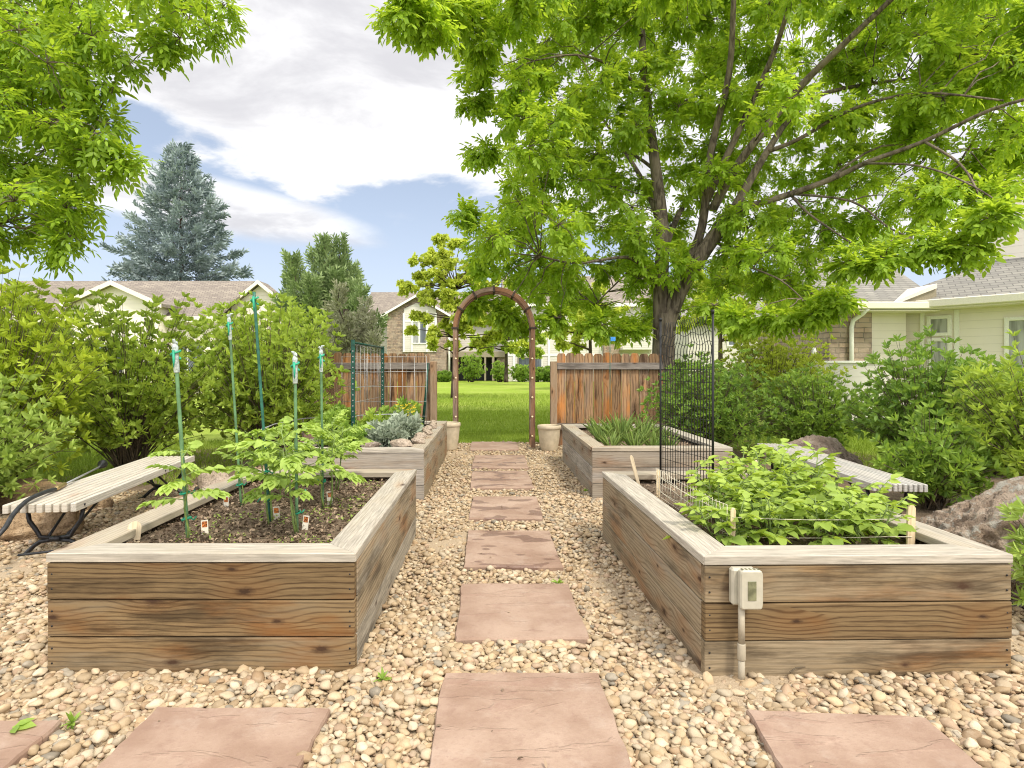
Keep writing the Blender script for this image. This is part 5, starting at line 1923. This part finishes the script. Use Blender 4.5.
cs = [(at(px, py, Y + random.uniform(-1, 1)), r) for px, py, r in [(505, 325, 1.1), (495, 335, 1.0), (518, 335, 1.0), (508, 345, 1.0), (530, 345, .9), (488, 348, .8), (500, 315, .9), (515, 318, .9), (540, 338, .8), (478, 340, .8), (535, 352, .7), (522, 352, .7)]]
small_tree('small round pale green tree on the far lawn, seen through the arch', at(506, 381, Y), at(506, 340, Y), cs, 'leaf_bush', 2.0, 0.22, 10, 8, [whorl_tpl(6, 0.14, 0.6, 1.0, s) for s in range(3)])
for i, (px, pyc, Y, r, lab) in enumerate([(590, 318, 34, 2.0, 'green tree far behind the right fence, left of the trunk'), (720, 300, 30, 2.2, 'green tree far behind the trunk, toward the pale houses'), (810, 300, 27, 2.0, 'green tree rising behind the stone gable of the cream house')]):
    c = at(px, pyc, Y)
    cs = [(c + Vector(rdir(1)[0]) * r * random.uniform(0.2, 1.0) * 1.2, r * 0.42) for k in range(26)]
    small_tree(lab, (c.x, Y, -0.03), c, cs, 'leaf_lime' if i < 2 else 'leaf_bush', 1.6, 0.2, 9, 8, [whorl_tpl(6, 0.15, 0.55, 1.0, s) for s in range(3)])

# ------------------------------------------------------------------ conifers


def needle_tpl(n=9, L=1.0, W=0.10, seed=0, spread=0.55):
    """a shoot along +X clothed with needle blades"""
    r = random.Random(seed)
    out = []
    for i in range(n):
        v = leaf_tpl(L * r.uniform(0.30, 0.42), W * 2.6, 0.1, 0.02)
        v = rotz(v, r.uniform(0.3, spread + 0.25))
        v = rotx(v, 2 * PI * i / n * 2.4 + r.uniform(-0.3, 0.3))
        out.append(v + np.array([L * 0.68 * i / n, 0, 0]))
    return np.concatenate(out)


NEED = [needle_tpl(9, 1.0, 0.11, s) for s in range(3)]


def spruce(label, base, H, R0, mat, seed, taper=0.92, shoot=0.55, whorls=44, name='blue_spruce'):
    random.seed(seed)
    root = thing(name, label, 'conifer', base)
    mb, fo = MB(), Foliage()
    mb.tube([(0, 0, -0.2), (0, 0, H * 0.5), (0, 0, H * 0.99)], [H * 0.016, H * 0.009, 0.02], 10)
    for w in range(whorls):
        t = (w + 0.5) / whorls
        z = H * (0.06 + 0.93 * t)
        Rr = R0 * (1 - t) ** taper * random.uniform(0.80, 1.16) + 0.10
        nb = max(5, int(13 * (1 - 0.5 * t)))
        a0 = random.uniform(0, 6.28)
        for k in range(nb):
            a = a0 + 2 * PI * k / nb + random.uniform(-0.2, 0.2)
            L = Rr * random.uniform(0.72, 1.12)
            el = -0.22 + 0.75 * t ** 1.5 + random.uniform(-0.1, 0.1)
            d = Vector((math.cos(a), math.sin(a), 0))
            path = []
            for j in range(6):
                s = j / 5
                path.append(Vector((0, 0, z)) + d * (L * s) + Vector((0, 0, math.tan(el) * L * s + 0.16 * L * s * s)))
            mb.tube(path, [0.03 * (1 - 0.15 * j) * (0.4 + Rr / R0) for j in range(6)], 4, cap=False)
            n = int(4 + 9 * L / 1.6)
            ts = 1 - rng.random(n) ** 1.6 * 0.85
            P, D = [], []
            side = Vector((-d.y, d.x, 0))
            for q in ts:
                x = q * 5
                kk = min(4, int(x))
                p = path[kk].lerp(path[kk + 1], x - kk)
                ax = (path[kk + 1] - path[kk]).normalized()
                sg = random.choice((-1, 1))
                wd = (1 - q) * L * 0.42
                p = p + side * sg * wd * random.random() + Vector((0, 0, -0.10 * wd))
                P.append(tuple(p))
                D.append(tuple(ax * 0.9 + side * sg * random.uniform(0.1, 0.9) + Vector((0, 0, random.uniform(-.15, .35)))))
            P.append(tuple(path[5] - (path[5] - path[4]) * 0.4))
            D.append(tuple((path[5] - path[4]).normalized() + Vector((0, 0, 0.15))))
            bt = random.uniform(0.0, 1.0)
            fo.add(NEED[random.randrange(3)], P, D, S=shoot * rng.uniform(0.7, 1.25, len(P)), tint=np.clip(bt + rng.normal(0, 0.15, len(P)), 0, 1))
    fo.add(NEED[0], [(0, 0, H * 0.97)] * 3, [(0, 0, 1), (0.2, 0, 1), (-0.2, 0.1, 1)], S=[shoot, shoot, shoot])
    mb.build('trunk', M['bark_dark'], root)
    fo.build('crown', M[mat], root)
    return root


b = at(181, 0, 44)
spruce('tall blue-green spruce rising behind the left house roof', (b.x, 44, -0.03), 17.4, 6.6, 'leaf_spruce', 3, shoot=0.95, whorls=34)


def juniper(label, base, spikes, mat, seed, name='juniper_tree', shoot=0.34):
    """several ascending feathery spires"""
    random.seed(seed)
    root = thing(name, label, 'conifer', base)
    mb, fo = MB(), Foliage()
    mb.tube([(0, 0, -0.2), (0, 0, 1.2), (0, 0.0, 2.6)], [0.16, 0.13, 0.07], 10)
    for (dx_, dy_, z0, z1, r) in spikes:
        a, tip = Vector((dx_ * 0.25, dy_ * 0.25, z0)), Vector((dx_, dy_, z1))
        path = bez(a, tip, -0.05, 8, 0.02)
        mb.tube(path, [0.05 * (1 - 0.12 * j) for j in range(8)], 5, cap=False)
        n = int(330 * r / 0.5 * (z1 - z0) / 2.5)
        ts = rng.random(n)
        P, D = [], []
        for q in ts:
            x = q * 7
            kk = min(6, int(x))
            p = path[kk].lerp(path[kk + 1], x - kk)
            ax = (path[kk + 1] - path[kk]).normalized()
            rd = Vector(rdir(1)[0])
            rr = r * (1 - q) ** 0.7 + 0.05
            o_ = (rd - ax * rd.dot(ax)) * rr * random.uniform(0.3, 1.0)
            P.append(tuple(p + o_))
            D.append(tuple(ax * 0.7 + o_.normalized() * 0.7 + Vector((0, 0, 0.35))))
        bt = random.uniform(0.15, 0.8)
        fo.add(NEED[random.randrange(3)], P, D, S=shoot * rng.uniform(0.6, 1.3, n), tint=np.clip(bt + rng.normal(0, 0.16, n), 0, 1))
    mb.build('trunk', M['bark_dark'], root)
    fo.build('crown', M[mat], root)


YJ = 17.5
bx = at(325, 0, YJ).x
sp = []
random.seed(5)
for px, py in [(323, 240), (337, 236), (313, 252), (301, 262), (348, 262), (331, 258), (356, 282), (289, 278), (368, 296), (341, 275), (309, 282), (378, 318), (280, 300), (322, 285), (352, 305), (296, 305), (366, 330), (335, 310), (310, 320)]:
    q = at(px, py, YJ)
    sp.append((q.x - bx, random.uniform(-0.9, 0.7), max(0.5, q.z - 3.0), q.z, random.uniform(0.38, 0.55)))
juniper('green juniper with ragged upright spires behind the left fence', (bx, YJ, -0.03), sp, 'leaf_pine', 21, shoot=0.38)
YT = 14.0
bx2 = at(346, 0, YT).x
sp = []
for px, py in [(330, 305), (345, 290), (360, 300), (372, 318), (322, 325), (350, 320), (338, 330), (380, 338), (362, 335), (316, 342)]:
    q = at(px, py, YT)
    sp.append((q.x - bx2, random.uniform(-0.6, 0.5), max(0.2, q.z - 2.4), q.z, random.uniform(0.34, 0.48)))
juniper('tan-green juniper directly behind the left fence, before the taller one', (bx2, YT, -0.03), sp, 'leaf_pine_tan', 22, shoot=0.28)

# ------------------------------------------------------------------ houses


def window(parent, x, y, z0, w, h, glass='glass', mull=1, rail=False, nm='window', frame='white'):
    """window facing -Y in the parent's frame, on the wall plane y"""
    f = MB()
    t = 0.09
    f.box(x - w / 2 - t, x - w / 2, y - 0.06, y + 0.02, z0 - t, z0 + h + t, 0.008)
    f.box(x + w / 2, x + w / 2 + t, y - 0.06, y + 0.02, z0 - t, z0 + h + t, 0.008)
    f.box(x - w / 2, x + w / 2, y - 0.06, y + 0.02, z0 + h, z0 + h + t, 0.008)
    f.box(x - w / 2, x + w / 2, y - 0.075, y + 0.02, z0 - t, z0, 0.008)
    for k in range(1, mull):
        xx = x - w / 2 + w * k / mull
        f.box(xx - 0.03, xx + 0.03, y - 0.05, y + 0.01, z0, z0 + h, 0.004)
    if rail:
        f.box(x - w / 2, x + w / 2, y - 0.048, y + 0.008, z0 + h * 0.5 - 0.03, z0 + h * 0.5 + 0.03, 0.004)
    o = f.build(nm, M[frame], parent)
    g = MB()
    g.box(x - w / 2 + 0.001, x + w / 2 - 0.001, y - 0.03, y - 0.005, z0 + 0.001, z0 + h - 0.001, 0.0)
    g.build('pane', M[glass], o)
    return o


def gable_roof(parent, x0, x1, y0, y1, ze, zr, axis, mat, over=0.4, th=0.14, nm='roof', fascia='white'):
    """two slabs meeting on a ridge; axis 'x' = ridge along X"""
    mb = MB()
    fa = MB()
    if axis == 'x':
        ym = (y0 + y1) / 2
        sl = (zr - ze) / (ym - y0)
        for s, ya in ((-1, y0 - over), (1, y1 + over)):
            zb = ze - sl * over
            a = [(x0 - over, ya, zb), (x1 + over, ya, zb), (x1 + over, ym, zr), (x0 - over, ym, zr)]
            mb.prism(a, [(p[0], p[1], p[2] + th) for p in a])
            b0, b1 = (ya - 0.03, ya - 0.002) if s < 0 else (ya + 0.002, ya + 0.03)
            fa.box(x0 - over, x1 + over, b0, b1, zb - 0.14, zb + th + 0.01, 0.006)
    else:
        xm = (x0 + x1) / 2
        sl = (zr - ze) / (xm - x0)
        for s, xa in ((-1, x0 - over), (1, x1 + over)):
            zb = ze - sl * over
            a = [(xa, y0 - over, zb), (xa, y1, zb), (xm, y1, zr), (xm, y0 - over, zr)]
            mb.prism(a, [(p[0], p[1], p[2] + th) for p in a])
            # raking fascia on the front
            r0 = [(xa, zb - 0.06), (xa, zb + th + 0.012), (xm, zr + th + 0.012), (xm, zr - 0.06)]
            fa.prism([(p, y0 - over - 0.04, q) for p, q in r0], [(p, y0 - over - 0.003, q) for p, q in r0])
    r = mb.build(nm, M[mat], parent)
    fa.build('fascia', M[fascia], r)
    return r


def gable_wall(mb, x0, x1, y0, y1, ze, zr):
    xm = (x0 + x1) / 2
    pr = [(x0, -0.05), (x1, -0.05), (x1, ze), (xm, zr), (x0, ze)]
    mb.prism([(x, y0, z) for x, z in pr], [(x, y1, z) for x, z in pr])


# left house
yL = 29.0
h = thing('house', 'cream house with long brown shingle roof and two front gables below the spruce', 'house', (0, 0, 0))
mb = MB()
mb.box(-26, -13.4, yL, 37, -0.05, 3.55)
mb.build('wall', M['siding'], h)
gable_roof(h, -26, -13.4, yL, 37, 3.75, 5.85, 'x', 'shingle', 0.45, fascia='cream_trim')
xg = (114 - CX) * 28 / F
mb = MB()
gable_wall(mb, xg - 2.0, xg + 2.0, 28.1, 31, 4.2, 5.1)
mb.build('gable_wall', M['siding'], h)
gable_roof(h, xg - 2.0, xg + 2.0, 28.1, 32.0, 4.2, 5.1, 'y', 'shingle', 0.35, fascia='cream_trim', nm='gable_roof')
xg = (258 - CX) * 31.2 / F
mb = MB()
gable_wall(mb, xg - 1.5, xg + 1.5, 31.5, 32.4, 4.4, 5.55)
mb.build('gable_wall', M['siding'], h)
gable_roof(h, xg - 1.5, xg + 1.5, 31.5, 32.6, 4.4, 5.62, 'y', 'shingle', 0.35, fascia='cream_trim', nm='gable_roof')
window(h, -18, 28.1, 1.0, 1.6, 1.3, mull=2)
window(h, -14.6, yL, 1.0, 1.4, 1.3, mull=2)

# brick house beyond the lawn
Y0 = 55.0
s = Y0 / F


def X(px):
    return (px - CX) * s


def Z(py):
    return EYE + (CY - py) * s


h = thing('house', 'two-storey brick gabled house with pale siding panel seen over the left fence', 'house', (0, 0, 0))
mb = MB()
gable_wall(mb, X(387), X(446), Y0, Y0 + 8, Z(314), Z(297))
mb.build('wall', M['stone_veneer'], h)
gable_roof(h, X(387), X(446), Y0, Y0 + 8, Z(314), Z(297), 'y', 'shingle', 0.5, nm='gable_roof')
mb = MB()
mb.box(X(360), X(506), Y0 + 3.5, Y0 + 12, -0.05, Z(318))
mb.build('rear_wall', M['siding_pale'], h)
gable_roof(h, X(360), X(506), Y0 + 3.5, Y0 + 12, Z(316), Z(283), 'x', 'shingle', 0.5)
mb = MB()
xm = (X(387) + X(446)) / 2
pr = [(X(404), Z(352)), (X(436), Z(352)), (X(436), Z(309)), (xm, Z(303)), (X(404), Z(309))]
mb.prism([(x, Y0 - 0.10, z) for x, z in pr], [(x, Y0 - 0.002, z) for x, z in pr])
pn = mb.build('siding_panel', M['siding_pale'], h)
mb = MB()
for px in (404, 412, 427, 436):
    mb.box(X(px) - 0.09, X(px) + 0.09, Y0 - 0.14, Y0 - 0.102, Z(352), Z(310 if px in (412, 427) else 313))
mb.box(X(404) + 0.1, X(436) - 0.1, Y0 - 0.13, Y0 - 0.103, Z(322), Z(320))
mb.build('trim', M['white'], h)
window(h, X(416), Y0 - 0.105, Z(343), 0.62, 1.9, 'blind', 1)
window(h, X(423), Y0 - 0.105, Z(343), 0.62, 1.9, 'glass', 1)
mb = MB()
mb.tube([(X(449), Y0 + 0.2, Z(316)), (X(449), Y0 + 0.2, 0)], 0.10, 8)
mb.build('downspout', M['white'], h)
mb = MB()
mb.box(X(447), X(507), Y0 + 1.2, Y0 + 1.5, Z(357), Z(351), 0.02)
mb.box(X(447), X(507), Y0 + 1.5, Y0 + 3.4, Z(352), Z(351), 0.02)
mb.build('porch_beam', M['taupe'], h)
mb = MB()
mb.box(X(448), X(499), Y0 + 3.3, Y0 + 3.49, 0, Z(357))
mb.build('porch_shade_panel', M['dark'], h)  # flat dark panel before the rear wall, painted as the porch's shade
mb = MB()
mb.box(X(484), X(486), Y0 + 1.2, Y0 + 1.45, 0, Z(357), 0.02)
mb.box(X(492), X(494.5), Y0 + 1.2, Y0 + 1.45, 0, Z(357), 0.02)
mb.build('porch_post', M['taupe'], h)
mb = MB()
mb.box(X(497), X(507), Y0 + 1.55, Y0 + 3.48, 0, Z(352))
mb.build('stone_pier', M['stone_veneer'], h)

h = thing('house', 'long pale siding terrace with a balcony beyond the lawn, behind the right fence', 'house', (0, 0, 0))
mb = MB()
mb.box(X(508), X(700), Y0, Y0 + 9, -0.05, Z(300))
mb.build('wall', M['siding_pale'], h)
gable_roof(h, X(508), X(700), Y0, Y0 + 9, Z(302), Z(270), 'x', 'shingle', 0.5)
mb = MB()
for px in (514, 549, 561, 576, 601):
    mb.box(X(px) - 0.1, X(px) + 0.1, Y0 - 0.05, Y0 - 0.002, 0, Z(303))
mb.box(X(508), X(700), Y0 - 0.045, Y0 - 0.003, Z(356), Z(354))
mb.build('trim', M['white'], h)
window(h, X(524), Y0, Z(375), 1.0, 1.55, 'glass', 1, frame='taupe')
window(h, X(537), Y0, Z(375), 0.8, 1.5, 'glass', 1)
window(h, X(583), Y0, Z(339), 0.6, 0.85, 'glass', 1)
window(h, X(637), Y0, Z(334), 2.6, 1.0, 'glass', 3)
mb = MB()
mb.box(X(603), X(618), Y0 - 0.5, Y0 - 0.055, 0, Z(342))
mb.build('stone_pier', M['stone_veneer'], h)
mb = MB()
mb.box(X(619), X(652), Y0 - 1.6, Y0 - 0.06, Z(350), Z(348))
mb.box(X(619), X(652), Y0 - 1.6, Y0 - 1.52, Z(347.8), Z(336))
bl = mb.build('balcony', M['siding_pale'], h)
mb = MB()
mb.box(X(618.5), X(652.5), Y0 - 1.66, Y0 - 1.46, Z(336) + 0.002, Z(335))
mb.build('hand_rail', M['taupe'], bl)

Yd = 36.0
h = thing('house', 'pale house with a white downspout glimpsed between the trunk and the cream house', 'house', (0, 0, 0))
sx = Yd / F
mb = MB()
mb.box((688 - CX) * sx, (800 - CX) * sx, Yd, Yd + 8, -0.05, EYE + (CY - 318) * sx)
mb.build('wall', M['siding_pale'], h)
gable_roof(h, (688 - CX) * sx, (800 - CX) * sx, Yd, Yd + 8, EYE + (CY - 318) * sx, EYE + (CY - 280) * sx, 'x', 'shingle_grey', 0.4)
window(h, (735 - CX) * sx, Yd, EYE + (CY - 345) * sx, 0.8, 1.0)
window(h, (768 - CX) * sx, Yd, EYE + (CY - 345) * sx, 0.9, 1.1)
mb = MB()
mb.tube([((742 - CX) * sx, Yd - 0.3, EYE + 31 * sx), ((748 - CX) * sx, Yd - 0.1, EYE + 27 * sx), ((749 - CX) * sx, Yd - 0.08, 0)], 0.07, 8)
mb.build('downspout', M['white'], h)

# right cream house, built from the corner of its two wings
h = thing('house', 'cream one-storey house with stone pier and grey shingle roof on the right', 'house', (0, 0, 0))
Yw = 16.2
sw = Yw / F


def XR(px):
    return (px - CX) * sw


def ZR(py):
    return EYE + (CY - py) * sw


ze = ZR(306)
mb = MB()
mb.box(XR(866), XR(906), Yw, Yw + 5, -0.05, ze)
mb.build('wall', M['siding'], h)
mb = MB()
mb.box(XR(824), XR(866), Yw - 0.25, Yw + 4, -0.05, ze + 0.002)
mb.build('stone_pier', M['stone_veneer'], h)
mb = MB()
p = [(XR(815), Yw - 0.7, ze), (XR(925), Yw - 0.7, ze), (XR(975), Yw + 4.0, ze + 2.05), (XR(840), Yw + 4.0, ze + 2.05), ]
mb.prism([(a, b_, c - 0.16) for a, b_, c in p], p)
rf = mb.build('roof', M['shingle_grey'], h)
mb = MB()
mb.box(XR(814), XR(921), Yw - 0.80, Yw - 0.702, ze - 0.15, ze + 0.03, 0.02)
mb.build('gutter', M['cream_trim'], rf)
mb = MB()
mb.box(XR(816), XR(921), Yw - 0.70, Yw, ze - 0.20, ze - 0.165)
mb.build('soffit', M['cream_trim'], h)
mb = MB()
mb.tube([(XR(851), Yw - 0.74, ze - 0.12), (XR(849), Yw - 0.6, ze - 0.26), (XR(845), Yw - 0.36, ze - 0.42), (XR(844), Yw - 0.34, ze - 0.6), (XR(844), Yw - 0.34, 0)], 0.055, 10)
mb.build('downspout', M['white'], h)
# small gable over the entry
mb = MB()
pr = [(XR(884), ze + 0.035), (XR(921), ze + 0.035), (XR(921), ze + 0.40), (XR(917), ze + 0.40)]
mb.prism([(a, Yw - 0.56, c) for a, c in pr], [(a, Yw + 1.5, c) for a, c in pr])
mb.build('entry_gable', M['taupe'], h)
mb = MB()
pr = [(XR(878), ze + 0.035), (XR(885), ze + 0.035), (XR(920), ze + 0.40), (XR(920), ze + 0.52)]
mb.prism([(a, Yw - 0.62, c) for a, c in pr], [(a, Yw + 1.5, c) for a, c in pr])
mb.build('gable_fascia', M['cream_trim'], h)
# right wing: wall turning toward the viewer
P0, P1 = Vector((XR(906), Yw + 0.4, 0)), Vector((15.4, 11.2, 0))
dw = (P1 - P0)
Lw = dw.length
ang = math.atan2(dw.y, dw.x)
wing = Matrix.Translation(P0) @ Matrix.Rotation(ang, 4, 'Z')


def wing_obj(o):
    o.matrix_local = wing
    return o


ew = 2.95
mb = MB()
mb.box(0, Lw, 0, 5, -0.05, ew)
wl = wing_obj(mb.build('wing_wall', M['siding'], h))
mb = MB()
p = [(-0.5, -0.6, ew - 0.02), (Lw + 0.4, -0.6, ew - 0.02), (Lw + 0.4, 3.4, ew + 1.55), (1.8, 3.4, ew + 1.55)]
mb.prism([(a, b_, c - 0.16) for a, b_, c in p], p)
wr = wing_obj(mb.build('wing_roof', M['shingle_grey'], h))
mb = MB()
mb.box(-0.52, Lw + 0.42, -0.70, -0.602, ew - 0.19, ew + 0.01, 0.02)
mb.build('gutter', M['cream_trim'], wr)
mb = MB()
mb.box(-0.5, Lw + 0.4, -0.60, -0.002, ew - 0.23, ew - 0.19)
wing_obj(mb.build('soffit', M['cream_trim'], h))


def along_wing(px):
    """distance along the wing wall that is seen at picture column px"""
    k = (px - CX) / F
    # P0 + t*d : x = k*y
    d_ = dw.normalized()
    return (k * P0.y - P0.x) / (d_.x - k * d_.y)


t0, t1 = along_wing(930), along_wing(949)
wo = window(h, (t0 + t1) / 2, 0, 0.75, t1 - t0 - 0.05, 1.15, 'blind', 1)
wo.matrix_local = wing
wo = window(h, (t0 + t1) / 2, 0, 2.13, t1 - t0 - 0.05, 0.36, 'blind', 1)
wo.matrix_local = wing
mb = MB()
for a in (t0 - 0.22, t1 + 0.12):
    mb.box(a, a + 0.1, -0.035, -0.002, 0, ew - 0.24)
tr_ = wing_obj(mb.build('corner_trim', M['white'], h))
t0 = along_wing(1004)
wo = window(h, t0 + 0.85, 0, 1.0, 1.5, 1.35, 'blind', 2)
wo.matrix_local = wing
# upper storey
mb = MB()
mb.box(1.5, Lw, 2.8, 8, ew + 0.3, ew + 4.2)
wing_obj(mb.build('upper_wall', M['siding'], h))
mb = MB()
mb.box(1.2, Lw + 0.3, 2.4, 8.4, ew + 4.2, ew + 4.4, 0.02)
wing_obj(mb.build('upper_eave', M['cream_trim'], h))

# white patio wall
mb = MB()
mb.box(-0.0, 2.35, -0.09, 0.09, -0.05, 1.30, 0.01)
pw = thing('patio_wall', 'low white patio wall in front of the stone pier of the cream house', 'wall', ((785 - CX) * 13.4 / F, 13.4, 0))
mb.build('wall_body', M['siding_pale'], pw)
mb = MB()
mb.box(-0.04, 2.39, -0.13, 0.13, 1.301, 1.36, 0.01)
mb.build('coping', M['white'], pw)
mb = MB()
mb.lathe([(0.12, -0.03), (0.12, 0.04), (0.07, 0.10), (0.06, 0.55), (0.10, 0.62), (0.05, 0.70), (0.07, 0.9), (0.06, 1.05), (0.03, 1.15)], sides=20)
o = mb.build('garden_ornament', M['white'])
o.location = ((814 - CX) * 14.8 / F, 14.8, 0.55)
mb = MB()
mb.box(-0.2, 0.2, -0.2, 0.2, -0.6, -0.032, 0.02)
mb.build('plinth', M['siding_pale'], o)
tag(o, 'white garden ornament standing behind the patio wall', 'garden ornament')

# ------------------------------------------------------------------ sky, sun, camera
SUN = Vector((0.42, -0.55, 0.95)).normalized()
wd = bpy.data.worlds.new('World')
sc.world = wd
wd.use_nodes = True
t = NT(wd)
sky = t.n('ShaderNodeTexSky', sky_type='NISHITA', sun_disc=False, sun_elevation=math.asin(SUN.z), sun_rotation=math.atan2(SUN.x, SUN.y))
tc = t.n('ShaderNodeTexCoord').outputs['Generated']
s3 = t.n('ShaderNodeSeparateXYZ', ins={0: tc})
nx, ny, nz = s3.outputs
zc = t.math('MAXIMUM', nz, 0.0)
inv = t.math('DIVIDE', 1.0, t.math('ADD', zc, 0.16))
plane = t.n('ShaderNodeCombineXYZ', ins={0: t.math('MULTIPLY', nx, inv), 1: t.math('MULTIPLY', ny, inv), 2: t.math('MULTIPLY', nz, 1.5)}).outputs[0]
n1 = t.noise(plane, 1.3, 8, 0.58, dist=0.2)
n2 = t.noise(t.mapv(plane, (1, 1, 1), (3.1, 7.7, 0)), 2.6, 7, 0.6)
wob = t.math('ADD', t.math('MULTIPLY', t.math('SUBTRACT', n1, 0.5), 0.24), t.math('MULTIPLY', t.math('SUBTRACT', t.noise(t.mapv(plane, (1, 1, 1), (5, 1, 2)), 6.0, 6, 0.62), 0.5), 0.05))
dline = t.math('SUBTRACT', nz, t.math('SUBTRACT', 0.250, t.math('MULTIPLY', nx, 0.19)))
big = t.ramp(t.math('ADD', dline, wob), -0.008, 0.026)
# low streak of cloud
ex = t.math('DIVIDE', t.math('ADD', nx, 0.47), 0.30)
ez = t.math('DIVIDE', t.math('SUBTRACT', nz, t.math('SUBTRACT', 0.185, t.math('MULTIPLY', nx, 0.13))), 0.042)
el = t.math('SUBTRACT', 1.0, t.math('ADD', t.math('MULTIPLY', ex, ex), t.math('MULTIPLY', ez, ez)))
streak = t.ramp(t.math('ADD', el, t.math('MULTIPLY', wob, 5.0)), -0.15, 0.75)
back = t.ramp(ny, -0.15, 0.25, 1, 0)
thin = t.ramp(n2, 0.55, 0.85, 0, 0.25)
mask = t.math('MAXIMUM', t.math('MAXIMUM', big, t.math('MULTIPLY', streak, 0.95)), t.math('MAXIMUM', t.math('MULTIPLY', back, 0.9), thin))
shade = t.ramp(t.noise(t.mapv(plane, (1, 1, 1), (8, 2, 1)), 1.9, 9, 0.6, dist=0.4), 0.34, 0.60)
ccol = t.mix(shade, (0.62, 0.615, 0.645), (0.92, 0.915, 0.92))
skyc = t.mix(1.0, sky.outputs[0], (0.095, 0.095, 0.095), 'MULTIPLY')
hz = t.ramp(nz, 0.0, 0.36, 0.85, 0.45)
skyc = t.mix(hz, skyc, (0.64, 0.73, 0.90))
bright = t.math('MAXIMUM', t.ramp(ny, -0.25, 0.45, 1.0, 0.0), t.ramp(nz, 0.58, 0.88))
gain = t.math('MULTIPLY_ADD', bright, 0.58, 0.51)
fin = t.mix(mask, skyc, ccol)
fin = t.n('ShaderNodeVectorMath', operation='SCALE', ins={0: fin, 'Scale': gain}).outputs[0]
scl = 0.1
bg = t.n('ShaderNodeBackground', ins={'Strength': scl})
up = t.n('ShaderNodeVectorMath', operation='SCALE', ins={0: fin, 'Scale': 10.0}).outputs[0]
t.set(bg, 'Color', up)
o = t.n('ShaderNodeOutputWorld')
t.t.links.new(bg.outputs[0], o.inputs['Surface'])

ld = bpy.data.lights.new('sun', 'SUN')
ld.energy = 1.5
ld.angle = math.radians(10)
ld.color = (1.0, 0.93, 0.80)
lo = link(bpy.data.objects.new('sun', ld))
lo.rotation_euler = (-SUN).to_track_quat('-Z', 'Y').to_euler()
lo.location = (0, 0, 30)

cd = bpy.data.cameras.new('camera')
cam = link(bpy.data.objects.new('camera', cd))
cam.location = (0, 0, EYE)
cam.rotation_euler = (math.radians(90), 0, 0)
cd.sensor_width = 36
cd.lens = F / 1024 * 36
cd.shift_x = (512 - CX) / 1024
cd.shift_y = -(384 - CY) / 1024
cd.clip_start = 0.05
cd.clip_end = 2000
sc.camera = cam

sc.render.engine = 'CYCLES'
sc.view_settings.view_transform = 'Standard'
sc.view_settings.look = 'None'
sc.view_settings.gamma = 1
sc.view_settings.exposure = 1.32
sc.cycles.max_bounces = 8
sc.cycles.diffuse_bounces = 4
sc.cycles.transmission_bounces = 6
sc.cycles.use_denoising = True
sc.cycles.filter_width = 1.1
